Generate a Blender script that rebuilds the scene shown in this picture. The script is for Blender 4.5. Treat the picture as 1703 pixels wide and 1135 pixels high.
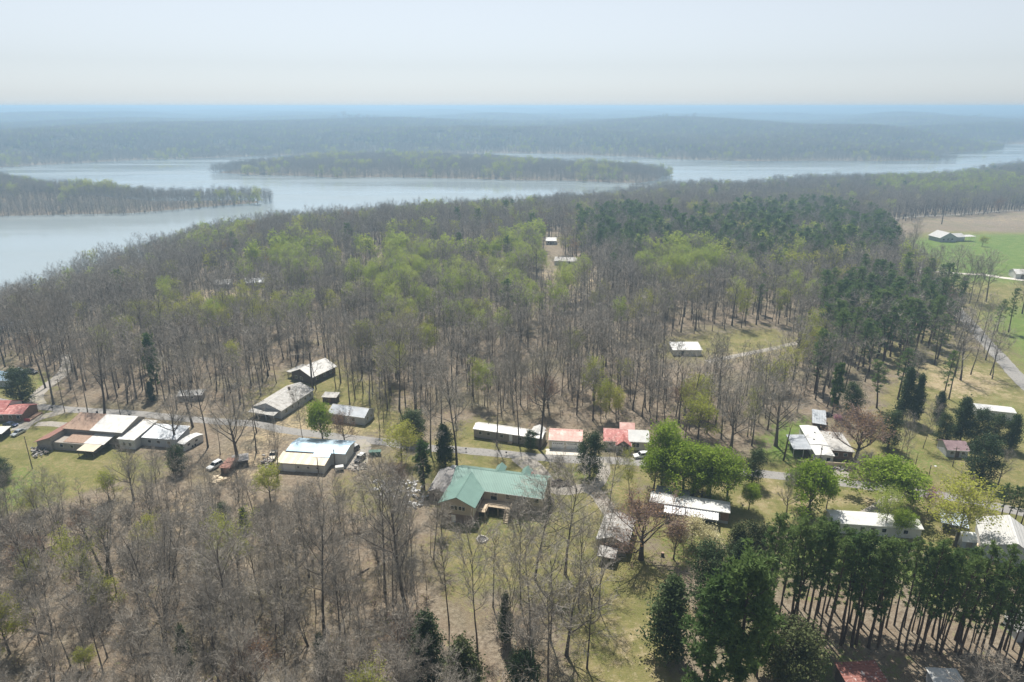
import bpy, math, random
import numpy as np
from math import radians, sin, cos, pi
from mathutils import Vector, Matrix

for o in list(bpy.data.objects):
    bpy.data.objects.remove(o)
SC = bpy.context.scene
COL = SC.collection
PI = math.pi
# ------------------------------------------------------------------ camera, sky, sun, exposure
TILT = radians(19.0)
EYE = 100.0
F = 1135.0                                   # focal length in photograph pixels (1703 x 1135)
cam = bpy.data.cameras.new('camera')
cam.sensor_width = 36.0
cam.lens = 36.0 * F / 1703.0
cam.clip_start = 1.0
cam.clip_end = 60000.0
co = bpy.data.objects.new('camera', cam)
co.location = (0, 0, EYE)
co.rotation_euler = (PI / 2 - TILT, 0, 0)
COL.objects.link(co)
SC.camera = co
SUN_EL, SUN_AZ = radians(61), radians(-10)    # azimuth from +Y, towards +X positive
world = bpy.data.worlds.new('World')
SC.world = world
world.use_nodes = True
wn = world.node_tree
bg = wn.nodes['Background']
sky = wn.nodes.new('ShaderNodeTexSky')
sky.sky_type = 'NISHITA'
sky.sun_disc = False
sky.sun_elevation = SUN_EL
sky.sun_rotation = SUN_AZ
sky.altitude = 100
sky.air_density = 1.0
sky.dust_density = 0.4
sky.ozone_density = 4.5
hs = wn.nodes.new('ShaderNodeHueSaturation')      # thin high overcast: a paler sky
hs.inputs['Saturation'].default_value = 0.20
wn.links.new(sky.outputs[0], hs.inputs['Color'])
tint = wn.nodes.new('ShaderNodeMixRGB')
tint.blend_type = 'MULTIPLY'
tint.inputs[0].default_value = 1.0
tint.inputs[2].default_value = (.925, .98, 1.03, 1)
wn.links.new(hs.outputs[0], tint.inputs[1])
wn.links.new(tint.outputs[0], bg.inputs[0])
bg.inputs[1].default_value = 0.072
sun = bpy.data.lights.new('sun', 'SUN')
sun.energy = 4.7
sun.angle = radians(0.6)
sun.color = (1.0, 0.95, 0.87)
so = bpy.data.objects.new('sun', sun)
sd = Vector((sin(SUN_AZ) * cos(SUN_EL), cos(SUN_AZ) * cos(SUN_EL), sin(SUN_EL)))
so.rotation_euler = sd.to_track_quat('Z', 'Y').to_euler()
so.location = (0, 0, 300)
COL.objects.link(so)
SC.view_settings.view_transform = 'Standard'
SC.view_settings.look = 'None'
SC.view_settings.gamma = 1
SC.view_settings.use_curve_mapping = False
SC.view_settings.exposure = 0.66
SC.render.engine = 'CYCLES'
cy = SC.cycles
cy.max_bounces = 4
cy.diffuse_bounces = 2
cy.glossy_bounces = 2
cy.transmission_bounces = 3
cy.transparent_max_bounces = 6
cy.volume_bounces = 0
cy.sample_clamp_indirect = 4
cy.use_denoising = True

# ------------------------------------------------------------------ numbers
rng = np.random.default_rng(7)
random.seed(7)
CT, ST = cos(TILT), sin(TILT)
WATER_Z = -22.0


def ray_at(px, py, z):
    u, v = (px - 851.5) / F, (567.5 - py) / F
    dx, dy, dz = u, CT + v * ST, -ST + v * CT
    t = (z - EYE) / dz
    return dx * t, dy * t


def proj(x, y, z):
    k = z - EYE
    d = y * CT - k * ST
    up = y * ST + k * CT
    return 851.5 + F * x / d, 567.5 - F * up / d


def sstep(x):
    x = np.clip(x, 0, 1)
    return x * x * (3 - 2 * x)


_nr = np.random.default_rng(3)
_ND = [(_nr.uniform(0, 2 * PI), _nr.uniform(0, 2 * PI), _nr.uniform(.6, 1.6)) for _ in range(9)]


def wob(x, y, wl):
    r = 0
    for a, p, k in _ND:
        r = r + np.sin((x * cos(a) + y * sin(a)) * (2 * PI * k / wl) + p + 1.3 * np.sin((x * sin(a) - y * cos(a)) * 2 * PI / (wl * 1.7)))
    return r / 4.2


def sdist(P, x, y):
    """signed distance to polygon P (n x 2), positive inside"""
    P = np.asarray(P, float)
    x = np.asarray(x, float)
    y = np.asarray(y, float)
    d2 = np.full(x.shape, 1e18)
    ins = np.zeros(x.shape, bool)
    n = len(P)
    for i in range(n):
        ax, ay = P[i]
        bx, by = P[(i + 1) % n]
        ex, ey = bx - ax, by - ay
        wx, wy = x - ax, y - ay
        t = np.clip((wx * ex + wy * ey) / (ex * ex + ey * ey + 1e-9), 0, 1)
        d2 = np.minimum(d2, (wx - ex * t) ** 2 + (wy - ey * t) ** 2)
        c = ((ay > y) != (by > y)) & (x < (bx - ax) * (y - ay) / ((by - ay) if by != ay else 1e-9) + ax)
        ins ^= c
    d = np.sqrt(d2)
    return np.where(ins, d, -d)


# shores: tree-top lines of the near land, waterlines of the islands and the far shore
NEAR = [(-3000, 250), (-900, 300)] + [ray_at(px, py, -5) for px, py in
        [(-60, 490), (0, 477), (60, 456), (130, 424), (200, 405), (330, 374), (440, 362), (560, 356), (640, 348), (760, 340), (860, 333), (930, 322),
         (1000, 320), (1060, 306), (1110, 302), (1170, 300), (1245, 304), (1290, 294), (1430, 291), (1560, 288), (1640, 276), (1703, 268)]] + \
       [(1800, 1750), (3500, 2000), (3500, -2500), (-3000, -2500)]
ISLE_A = [ray_at(px, py, WATER_Z) for px, py in
          [(-260, 366), (0, 362), (100, 360), (210, 359), (300, 352), (380, 345), (455, 339), (462, 336), (450, 331), (400, 330), (300, 333), (200, 330),
           (130, 328), (100, 322), (60, 314), (0, 306), (-260, 300)]]
ISLE_B = [ray_at(px, py, WATER_Z) for px, py in
          [(343, 288), (400, 292), (480, 294), (560, 298), (640, 296), (700, 298), (800, 300), (860, 302), (950, 303), (1030, 306), (1080, 306), (1112, 301), (1121, 294),
           (1116, 290), (1050, 286), (960, 282), (900, 277), (840, 271), (760, 267), (650, 265), (560, 267), (450, 276), (400, 281), (360, 284)]]
FARL = [ray_at(px, py, WATER_Z) for px, py in
        [(-500, 300), (0, 282), (70, 277), (150, 273), (250, 268), (350, 266), (450, 262), (600, 259), (760, 257), (890, 257), (1000, 261), (1060, 264), (1130, 268),
         (1250, 271), (1400, 270), (1500, 271), (1560, 270), (1596, 267), (1590, 264), (1540, 262), (1580, 259), (1640, 255), (1672, 250), (1672, 246), (1650, 243),
         (1703, 241.5), (1900, 239)]] + [(9000, 3200), (19000, 4000), (19000, 19000), (-19000, 19000), (-19000, 2500), (-5000, 1700)]


def land(x, y):
    return sdist(NEAR, x, y), np.maximum(sdist(ISLE_A, x, y), sdist(ISLE_B, x, y)), sdist(FARL, x, y)


def hgt(x, y):
    x = np.asarray(x, float)
    y = np.asarray(y, float)
    dn, di, df = land(x, y)
    r = np.hypot(x, y)
    hn = -24.5 + (24.5 - 15 * sstep((r - 520) / 420)) * sstep(np.maximum(dn, 0) / 150) + sstep((r - 270) / 300) * sstep(dn / 150) * 2.2 * wob(x, y, 260)
    hi = -24 + 9 * sstep(np.maximum(di, 0) / 70) + 2 * sstep(di / 80) * wob(x, y, 300)
    hi = hi + 9 * sstep((-x - 470) / 160) * sstep(di / 60) * (y < 1080)
    hf = -24 + sstep(np.maximum(df, 0) / 420) * (44 + 21 * wob(x, y, 1500)) + 46 * sstep((df - 900) / 6000)
    hf = np.where(df > 1200, hf - 6 + 14 * sstep(df / 5000) * wob(x, y, 3100), hf)
    hf = np.minimum(hf, 84)
    h = np.maximum(np.maximum(np.where(dn > 0, hn, -99), np.where(di > 0, hi, -99)), np.where(df > 0, hf, -99))
    dmax = np.maximum(np.maximum(dn, di), df)
    return np.where(h > -90, h, np.maximum(-24.5 + dmax * 0.08, -31))


def h1(x, y):
    if y < 250 and abs(x) < 200:
        return 0.0
    return float(hgt(np.array([x]), np.array([y]))[0])


def gp(px, py):
    """point of the ground seen at a pixel of the photograph"""
    z = 0.0
    for _ in range(6):
        x, y = ray_at(px, py, z)
        if y < 250 and abs(x) < 200:
            return Vector((x, y, 0.0))
        z = h1(x, y)
    return Vector((x, y, z))


def tall(px, pb, pt):
    g = gp(px, pb)
    v = (567.5 - pt) / F
    return g.y * (v * CT - ST) / (CT + v * ST) + EYE - g.z


# ------------------------------------------------------------------ object helpers
def tag(o, label=None, cat=None, group=None, kind=None):
    if label: o['label'] = label
    if cat: o['category'] = cat
    if group: o['group'] = group
    if kind: o['kind'] = kind
    return o


def link(name, mesh, parent=None, loc=None):
    o = bpy.data.objects.new(name, mesh)
    COL.objects.link(o)
    if parent is not None: o.parent = parent
    if loc is not None: o.location = loc
    return o


def empty(name, loc, rz=0.0):
    o = bpy.data.objects.new(name, None)
    COL.objects.link(o)
    o.location = loc
    o.rotation_euler = (0, 0, rz)
    o.empty_display_size = 0.5
    return o


def fast_mesh(name, V, tris=None, quads=None, mats=(), tmi=None, qmi=None, smooth=False):
    V = np.asarray(V, np.float32).reshape(-1, 3)
    T = np.zeros((0, 3), np.int32) if tris is None else np.asarray(tris, np.int32).reshape(-1, 3)
    Q = np.zeros((0, 4), np.int32) if quads is None else np.asarray(quads, np.int32).reshape(-1, 4)
    me = bpy.data.meshes.new(name)
    nt, nq = len(T), len(Q)
    me.vertices.add(len(V))
    me.vertices.foreach_set('co', V.ravel())
    me.loops.add(nt * 3 + nq * 4)
    me.loops.foreach_set('vertex_index', np.concatenate([T.ravel(), Q.ravel()]))
    me.polygons.add(nt + nq)
    me.polygons.foreach_set('loop_start', np.concatenate([np.arange(nt) * 3, nt * 3 + np.arange(nq) * 4]).astype(np.int32))
    mi = np.zeros(nt + nq, np.int32)
    if tmi is not None: mi[:nt] = tmi
    if qmi is not None: mi[nt:] = qmi
    me.polygons.foreach_set('material_index', mi)
    if smooth: me.polygons.foreach_set('use_smooth', np.ones(nt + nq, bool))
    for m in mats: me.materials.append(m)
    me.update(calc_edges=True)
    return me


class MB:
    """collects simple solids into one mesh"""
    def __init__(self):
        self.v, self.f = [], []

    def add(self, vs, fs):
        b = len(self.v)
        self.v += [tuple(v) for v in vs]
        self.f += [tuple(i + b for i in f) for f in fs]
        return self

    def box(self, x0, y0, z0, x1, y1, z1):
        vs = [(x0, y0, z0), (x1, y0, z0), (x1, y1, z0), (x0, y1, z0), (x0, y0, z1), (x1, y0, z1), (x1, y1, z1), (x0, y1, z1)]
        return self.add(vs, [(0, 3, 2, 1), (4, 5, 6, 7), (0, 1, 5, 4), (1, 2, 6, 5), (2, 3, 7, 6), (3, 0, 4, 7)])

    def prism(self, pts, a, b, axis='x'):
        """polygon pts in the plane across axis, pulled from a to b; for axis x pts are (y,z), y: (x,z), z: (x,y)"""
        n = len(pts)
        def P(p, t):
            return (t, p[0], p[1]) if axis == 'x' else (p[0], t, p[1]) if axis == 'y' else (p[0], p[1], t)
        vs = [P(p, a) for p in pts] + [P(p, b) for p in pts]
        fs = [tuple(range(n - 1, -1, -1)), tuple(range(n, 2 * n))] + [(i, (i + 1) % n, n + (i + 1) % n, n + i) for i in range(n)]
        return self.add(vs, fs)

    def tube(self, pts, rad, n=6):
        pts = [Vector(p) for p in pts]
        vs, fs = [], []
        for i, p in enumerate(pts):
            d = (pts[min(i + 1, len(pts) - 1)] - pts[max(i - 1, 0)]).normalized()
            a = d.orthogonal().normalized()
            b = d.cross(a)
            r = rad[i] if hasattr(rad, '__len__') else rad
            vs += [p + (a * cos(2 * PI * k / n) + b * sin(2 * PI * k / n)) * r for k in range(n)]
        for i in range(len(pts) - 1):
            for k in range(n):
                fs.append((i * n + k, i * n + (k + 1) % n, (i + 1) * n + (k + 1) % n, (i + 1) * n + k))
        fs.append(tuple(range(n - 1, -1, -1)))
        fs.append(tuple((len(pts) - 1) * n + k for k in range(n)))
        return self.add(vs, fs)

    def mesh(self, name, m, smooth=False, bevel=0):
        me = bpy.data.meshes.new(name)
        me.from_pydata(self.v, [], self.f)
        me.materials.append(m)
        if smooth:
            me.polygons.foreach_set('use_smooth', np.ones(len(me.polygons), bool))
        import bmesh
        bm = bmesh.new()
        bm.from_mesh(me)
        bmesh.ops.recalc_face_normals(bm, faces=bm.faces)
        if bevel:
            bmesh.ops.bevel(bm, geom=list(bm.edges), offset=bevel, segments=1, affect='EDGES')
        bm.to_mesh(me)
        bm.free()
        me.update()
        return me

    def build(self, name, m, parent=None, smooth=False, bevel=0):
        return link(name, self.mesh(name, m, smooth, bevel), parent)


# ------------------------------------------------------------------ materials
def nodes_of(name):
    m = bpy.data.materials.new(name)
    m.use_nodes = True
    return m, m.node_tree.nodes, m.node_tree.links, m.node_tree.nodes['Principled BSDF']


def N(nd, t, **kw):
    n = nd.new(t)
    for k, v in kw.items():
        if k in ('blend_type', 'data_type', 'operation', 'attribute_name', 'bands_direction', 'wave_type', 'feature', 'noise_dimensions'):
            setattr(n, k, v)
        else:
            n.inputs[k].default_value = v
    return n


def ramp(nd, stops):
    r = nd.new('ShaderNodeValToRGB')
    e = r.color_ramp.elements
    while len(e) < len(stops): e.new(0.5)
    for el, (p, c) in zip(e, stops):
        el.position = p
        el.color = (*c, 1) if len(c) == 3 else c
    return r


def surf(name, c1, c2=None, scale=1.2, rough=0.8, metal=0.0, c3=None, wave=None, bump=0.0, lo=.35, hi=.65, stain=None, stain_at=(.55, .68), stain_scale=.5):
    """two or three tone mottled surface; wave = (spacing m, axis) gives ribs as relief"""
    m, nd, lk, b = nodes_of(name)
    tc = nd.new('ShaderNodeTexCoord')
    nz = N(nd, 'ShaderNodeTexNoise', Scale=scale, Detail=6.0, Roughness=.65)
    lk.new(tc.outputs['Object'], nz.inputs['Vector'])
    c2 = c2 or tuple(x * .8 for x in c1)
    st = [(lo, c1), (hi, c2)] if c3 is None else [(lo, c1), ((lo + hi) / 2, c2), (hi, c3)]
    r = ramp(nd, st)
    lk.new(nz.outputs['Fac'], r.inputs[0])
    out = r.outputs[0]
    if stain:
        nz2 = N(nd, 'ShaderNodeTexNoise', Scale=stain_scale, Detail=8.0, Roughness=.7)
        mp = nd.new('ShaderNodeMapping')
        mp.inputs['Location'].default_value = (7.3, 1.9, 4.1)
        lk.new(tc.outputs['Object'], mp.inputs[0])
        lk.new(mp.outputs[0], nz2.inputs['Vector'])
        r2 = ramp(nd, [(stain_at[0], (0, 0, 0)), (stain_at[1], (1, 1, 1))])
        lk.new(nz2.outputs['Fac'], r2.inputs[0])
        mx = N(nd, 'ShaderNodeMixRGB')
        mx.inputs[2].default_value = (*stain, 1)
        lk.new(r2.outputs[0], mx.inputs[0])
        lk.new(out, mx.inputs[1])
        out = mx.outputs[0]
    lk.new(out, b.inputs['Base Color'])
    b.inputs['Roughness'].default_value = rough
    b.inputs['Metallic'].default_value = metal
    if wave:
        w = N(nd, 'ShaderNodeTexWave', bands_direction=wave[1], wave_type='BANDS', Scale=PI / (10 * wave[0]) * 1.0)
        lk.new(tc.outputs['Object'], w.inputs['Vector'])
        pw = N(nd, 'ShaderNodeMath', operation='POWER')
        pw.inputs[1].default_value = 4
        lk.new(w.outputs['Fac'], pw.inputs[0])
        bp = N(nd, 'ShaderNodeBump', Strength=.7, Distance=wave[2] if len(wave) > 2 else .06)
        lk.new(pw.outputs[0], bp.inputs['Height'])
        lk.new(bp.outputs[0], b.inputs['Normal'])
    elif bump:
        bp = N(nd, 'ShaderNodeBump', Strength=.6, Distance=bump)
        lk.new(nz.outputs['Fac'], bp.inputs['Height'])
        lk.new(bp.outputs[0], b.inputs['Normal'])
    return m


def plant(name, c1, c2, trans=.35, rough=.7):
    """leaf surface whose tone varies from plant to plant and from clump to clump"""
    m, nd, lk, b = nodes_of(name)
    oi = nd.new('ShaderNodeObjectInfo')
    tc = nd.new('ShaderNodeTexCoord')
    nz = N(nd, 'ShaderNodeTexNoise', Scale=.55, Detail=3.0)
    lk.new(tc.outputs['Object'], nz.inputs['Vector'])
    ad = N(nd, 'ShaderNodeMath', operation='ADD')
    lk.new(oi.outputs['Random'], ad.inputs[0])
    lk.new(nz.outputs['Fac'], ad.inputs[1])
    hf = N(nd, 'ShaderNodeMath', operation='MULTIPLY')
    hf.inputs[1].default_value = .5
    lk.new(ad.outputs[0], hf.inputs[0])
    r = ramp(nd, [(.2, c1), (.8, c2)])
    lk.new(hf.outputs[0], r.inputs[0])
    lk.new(r.outputs[0], b.inputs['Base Color'])
    b.inputs['Roughness'].default_value = rough
    b.inputs['Specular IOR Level'].default_value = .25
    if trans:
        t = nd.new('ShaderNodeBsdfTranslucent')
        lk.new(r.outputs[0], t.inputs[0])
        mx = nd.new('ShaderNodeMixShader')
        mx.inputs[0].default_value = trans
        lk.new(b.outputs[0], mx.inputs[1])
        lk.new(t.outputs[0], mx.inputs[2])
        lk.new(mx.outputs[0], nd['Material Output'].inputs[0])
    return m


BARK = plant('bark', (.080, .067, .056), (.145, .125, .106), 0, .9)
TWIG = plant('twig', (.225, .203, .170), (.345, .312, .265), 0, .9)
TWIG_RED = plant('twig_red', (.180, .125, .105), (.250, .180, .152), 0, .9)
PINEBARK = plant('pine_bark', (.070, .050, .038), (.115, .080, .060), 0, .9)
NEEDLE = plant('needle', (.080, .140, .040), (.165, .230, .065), .45)
CEDAR = plant('cedar_leaf', (.040, .070, .028), (.085, .120, .043), .28)
OLIVE = plant('cedar_olive', (.050, .070, .026), (.090, .105, .036), .18)
LEAF = plant('leaf', (.200, .290, .030), (.310, .410, .055), .5)
LEAFY = plant('leaf_yellow', (.330, .370, .060), (.450, .450, .085), .5)
LEAFG = plant('leaf_young', (.310, .390, .075), (.430, .480, .110), .5)
LEAFO = plant('leaf_rust', (.280, .170, .085), (.360, .230, .110), .4)
PINK = plant('blossom_pink', (.430, .170, .290), (.560, .260, .370), .4)
CREAM = plant('blossom_cream', (.560, .520, .290), (.700, .640, .400), .4)


def ground_mat():
    m, nd, lk, b = nodes_of('ground')
    tc = nd.new('ShaderNodeTexCoord')
    P = tc.outputs['Object']

    def noise(scale, detail=6, rough=.65):
        n = N(nd, 'ShaderNodeTexNoise', Scale=scale, Detail=float(detail), Roughness=rough)
        lk.new(P, n.inputs['Vector'])
        return n.outputs['Fac']

    def mix(f, a, c, typ='MIX'):
        x = N(nd, 'ShaderNodeMixRGB', blend_type=typ)
        for k, s in ((0, f), (1, a), (2, c)):
            if isinstance(s, float): x.inputs[k].default_value = s
            elif isinstance(s, tuple): x.inputs[k].default_value = (*s, 1)
            else: lk.new(s, x.inputs[k])
        return x.outputs[0]

    def rp(s, stops):
        r = ramp(nd, stops)
        lk.new(s, r.inputs[0])
        return r.outputs[0]
    big, mid, fine, grit = noise(.03, 2), noise(.16, 4), noise(.9, 4, .72), noise(3.2, 3, .75)
    litter = rp(fine, [(.30, (.100, .080, .060)), (.47, (.205, .168, .124)), (.60, (.280, .235, .178)), (.74, (.380, .325, .255))])
    litter = mix(rp(mid, [(.42, (0, 0, 0)), (.62, (.7, .7, .7))]), litter, rp(grit, [(.35, (.15, .108, .074)), (.65, (.27, .210, .150))]))
    litter = mix(rp(big, [(.5, (0, 0, 0)), (.7, (.45, .45, .45))]), litter, (.13, .135, .062))
    grass = rp(mid, [(.30, (.145, .150, .046)), (.46, (.215, .195, .080)), (.58, (.275, .228, .112)), (.72, (.310, .250, .145))])
    grass = mix(rp(fine, [(.35, (0, 0, 0)), (.72, (.9, .9, .9))]), grass, (.105, .120, .034))
    grass = mix(rp(grit, [(.55, (0, 0, 0)), (.75, (.4, .4, .4))]), grass, (.34, .29, .17))
    straw = rp(fine, [(.3, (.25, .19, .115)), (.5, (.37, .295, .185)), (.7, (.46, .38, .255))])
    lush = rp(mid, [(.3, (.080, .140, .026)), (.5, (.120, .180, .040)), (.7, (.180, .205, .066))])
    lush = mix(rp(grit, [(.5, (0, 0, 0)), (.75, (.4, .4, .4))]), lush, (.20, .22, .07))
    at = N(nd, 'ShaderNodeAttribute', attribute_name='zone')
    sp = nd.new('ShaderNodeSeparateColor')
    lk.new(at.outputs['Color'], sp.inputs[0])

    def edge(ch):
        a = N(nd, 'ShaderNodeMath', operation='ADD')
        lk.new(sp.outputs[ch], a.inputs[0])
        s = N(nd, 'ShaderNodeMath', operation='SUBTRACT')
        x = N(nd, 'ShaderNodeMath', operation='ADD')
        lk.new(mid, x.inputs[0])
        lk.new(fine, x.inputs[1])
        lk.new(x.outputs[0], s.inputs[0])
        s.inputs[1].default_value = 1.0
        k = N(nd, 'ShaderNodeMath', operation='MULTIPLY')
        lk.new(s.outputs[0], k.inputs[0])
        k.inputs[1].default_value = 1.7
        lk.new(k.outputs[0], a.inputs[1])
        return rp(a.outputs[0], [(.30, (0, 0, 0)), (.70, (1, 1, 1))])
    c = mix(edge(0), litter, grass)
    c = mix(edge(1), c, straw)
    c = mix(edge(2), c, lush)
    c = mix(at.outputs['Alpha'], rp(mid, [(.35, (.055, .058, .042)), (.65, (.105, .098, .078))]), c)
    lk.new(c, b.inputs['Base Color'])
    b.inputs['Roughness'].default_value = .95
    b.inputs['Specular IOR Level'].default_value = .1
    bp = N(nd, 'ShaderNodeBump', Strength=.9, Distance=.35)
    lk.new(grit, bp.inputs['Height'])
    lk.new(bp.outputs[0], b.inputs['Normal'])
    return m


def water_mat():
    m, nd, lk, b = nodes_of('lake_water')
    tc = nd.new('ShaderNodeTexCoord')
    b.inputs['Base Color'].default_value = (.27, .31, .32, 1)  # paler than real water: some of the sky's reflection is put into the colour
    b.inputs['Roughness'].default_value = .12
    b.inputs['IOR'].default_value = 1.33
    mp = nd.new('ShaderNodeMapping')
    mp.inputs['Scale'].default_value = (.9, .35, 1)
    lk.new(tc.outputs['Object'], mp.inputs[0])
    n1 = N(nd, 'ShaderNodeTexNoise', Scale=.35, Detail=5.0, Roughness=.7)
    lk.new(mp.outputs[0], n1.inputs['Vector'])
    mp2 = nd.new('ShaderNodeMapping')
    mp2.inputs['Scale'].default_value = (.0022, .012, 1)
    mp2.inputs['Rotation'].default_value = (0, 0, .12)
    lk.new(tc.outputs['Object'], mp2.inputs[0])
    n2 = N(nd, 'ShaderNodeTexNoise', Scale=1.0, Detail=5.0, Roughness=.6)
    lk.new(mp2.outputs[0], n2.inputs['Vector'])
    r = ramp(nd, [(.38, (.03, .03, .03)), (.62, (.24, .24, .24))])     # calm and ruffled streaks
    lk.new(n2.outputs['Fac'], r.inputs[0])
    lk.new(r.outputs[0], b.inputs['Roughness'])
    bp = N(nd, 'ShaderNodeBump', Strength=.10, Distance=.12)
    lk.new(n1.outputs['Fac'], bp.inputs['Height'])
    lk.new(bp.outputs[0], b.inputs['Normal'])
    return m


GROUND = ground_mat()
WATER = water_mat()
ROAD = surf('asphalt_worn', (.165, .158, .150), (.260, .248, .232), 1.1, .95, c3=(.210, .200, .186), bump=.03)
GRAVEL = surf('gravel', (.200, .180, .155), (.315, .288, .252), .9, .95, c3=(.255, .232, .200), bump=.06, stain=(.27, .25, .14), stain_at=(.52, .75), stain_scale=.35)
CONCRETE = surf('concrete', (.50, .47, .41), (.60, .56, .49), .7, .9)
M = dict(
    green_metal=surf('green_metal', (.150, .245, .210), (.178, .288, .248), .4, .42, .15, wave=(.45, 'X', .05)),
    green_metal_y=surf('green_metal_wing', (.150, .245, .210), (.178, .288, .248), .4, .42, .15, wave=(.45, 'Y', .05)),
    white_metal=surf('white_metal', (.43, .425, .41), (.54, .53, .51), .6, .5, .1, wave=(.4, 'X', .05), stain=(.34, .31, .27), stain_at=(.52, .70)),
    white_rib=surf('white_rib', (.58, .59, .60), (.68, .68, .68), .6, .45, .1, wave=(.75, 'X', .16)),
    white_smooth=surf('white_smooth', (.48, .48, .47), (.60, .60, .58), .5, .6, stain=(.38, .35, .30), stain_at=(.56, .72), stain_scale=.8),
    grey_metal=surf('grey_metal', (.30, .325, .35), (.40, .42, .445), .5, .45, .3, wave=(.5, 'X', .05), stain=(.33, .33, .34)),
    rust=surf('rust_metal', (.225, .140, .098), (.350, .245, .180), 1.1, .8, .1, c3=(.275, .175, .122), wave=(.5, 'Y', .05)),
    rust_dark=surf('rust_dark_metal', (.170, .085, .065), (.270, .140, .105), 1.0, .8, .1, c3=(.22, .105, .08), wave=(.5, 'Y', .05)),
    blue_metal=surf('blue_metal', (.270, .390, .490), (.370, .480, .570), .35, .42, .2, wave=(.5, 'Y', .04), stain=(.46, .53, .58), stain_at=(.5, .7)),
    beige_metal=surf('beige_metal', (.440, .380, .285), (.520, .455, .350), .4, .55, .1, wave=(.55, 'X', .06), stain=(.50, .43, .33)),
    old_white=surf('old_white_roof', (.33, .32, .30), (.47, .455, .43), .9, .75, stain=(.20, .18, .155), stain_at=(.50, .66), stain_scale=.7),
    pink_metal=surf('faded_red_metal', (.430, .205, .168), (.530, .325, .280), .9, .55, .1, wave=(.4, 'X', .04), stain=(.68, .52, .46), stain_at=(.5, .7)),
    red_metal=surf('red_metal', (.330, .090, .080), (.420, .145, .122), .8, .5, .1, wave=(.4, 'X', .05), stain=(.60, .33, .29), stain_at=(.5, .66), stain_scale=1.1),
    rust_red=surf('rusty_red_sheets', (.185, .065, .050), (.270, .110, .085), 1.3, .6, .2, c3=(.225, .080, .062), wave=(.6, 'Y', .07), stain=(.60, .56, .54), stain_at=(.58, .66), stain_scale=1.6),
    purple_metal=surf('dull_maroon_metal', (.190, .120, .130), (.270, .190, .195), .8, .6, .2, wave=(.4, 'X', .05)),
    shingle_grey=surf('grey_shingle', (.230, .220, .215), (.320, .305, .295), 2.2, .9, bump=.03),
    shingle_white=surf('pale_shingle', (.38, .38, .37), (.48, .47, .45), 1.0, .8, wave=(.62, 'Z', .08)),
    siding_tan=surf('tan_siding', (.430, .370, .290), (.480, .415, .330), .8, .7, wave=(.24, 'Z', .03)),
    siding_white=surf('white_siding', (.52, .52, .50), (.60, .60, .57), .8, .65, wave=(.24, 'Z', .03), stain=(.56, .54, .49)),
    siding_grey=surf('grey_siding', (.36, .375, .39), (.43, .445, .46), .8, .65, wave=(.24, 'Z', .03)),
    siding_cream=surf('cream_siding', (.58, .54, .43), (.66, .62, .50), .8, .65, wave=(.24, 'Z', .03)),
    block=surf('block_wall', (.270, .240, .205), (.340, .305, .265), 1.5, .9, bump=.03),
    brick=surf('brown_brick', (.200, .150, .125), (.280, .215, .180), 4.0, .9, bump=.02),
    dark_wood=surf('dark_wood', (.085, .065, .052), (.140, .105, .085), 1.5, .85),
    brown_wood=surf('brown_wood', (.185, .115, .078), (.250, .165, .115), 1.3, .85),
    deck=surf('deck_wood', (.420, .335, .235), (.520, .425, .310), 1.5, .8),
    pale_wood=surf('pale_wood', (.600, .490, .340), (.680, .570, .410), 1.5, .8),
    pole=surf('pole_wood', (.120, .095, .075), (.180, .145, .115), 2.0, .9),
    white=surf('white_paint', (.74, .74, .73), (.80, .80, .78), 1.5, .5),
    trim=surf('trim_white', (.70, .70, .68), (.76, .76, .74), 1.5, .6),
    dark=surf('dark_metal', (.035, .035, .038), (.06, .06, .062), 2.0, .5),
    tyre=surf('tyre', (.018, .018, .019), (.03, .03, .03), 2.0, .85),
    rim=surf('rim', (.45, .45, .46), (.55, .55, .56), 3.0, .35, .7),
    stone=surf('pale_stone', (.380, .355, .320), (.520, .490, .450), 2.0, .9),
    tank=surf('tank_white', (.72, .73, .72), (.80, .80, .79), .8, .4, stain=(.56, .53, .48)),
    green_plastic=surf('green_plastic', (.020, .085, .060), (.030, .110, .080), 2.0, .5),
    tarp=surf('blue_grey_tarp', (.30, .36, .44), (.42, .48, .55), .8, .55),
    junk=surf('junk_mixed', (.030, .030, .032), (.34, .33, .31), 1.1, .7, c3=(.16, .10, .07), lo=.38, hi=.6),
    junk_white=surf('junk_pale', (.70, .71, .72), (.42, .42, .42), 1.4, .6, c3=(.12, .11, .10), lo=.42, hi=.64),
)


def paint(name, c, rough=.28, metal=.3):
    m, nd, lk, b = nodes_of(name)
    b.inputs['Base Color'].default_value = (*c, 1)
    b.inputs['Roughness'].default_value = rough
    b.inputs['Metallic'].default_value = metal
    b.inputs['Coat Weight'].default_value = .6
    tc = nd.new('ShaderNodeTexCoord')
    nz = N(nd, 'ShaderNodeTexNoise', Scale=1.5, Detail=5.0)
    lk.new(tc.outputs['Object'], nz.inputs['Vector'])
    r = ramp(nd, [(.3, tuple(x * .85 for x in c)), (.7, c)])
    lk.new(nz.outputs['Fac'], r.inputs[0])
    lk.new(r.outputs[0], b.inputs['Base Color'])
    return m


GLASS = paint('dark_glass', (.020, .024, .028), .06, 0)
CARW, CARS, CARN, CARK, CARR, CART = (paint('car_white', (.74, .75, .75), .3, .0), paint('car_silver', (.50, .54, .56), .3, .5), paint('car_navy', (.022, .035, .085), .25, .4),
                                      paint('car_black', (.018, .018, .020), .3, .3), paint('car_red', (.50, .10, .07), .35, .1), paint('car_tan', (.56, .50, .40), .4, .1))


# ------------------------------------------------------------------ ground, lake, roads
def wpoly(pts):
    return [tuple(gp(px, py)[:2]) for px, py in pts]


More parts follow.
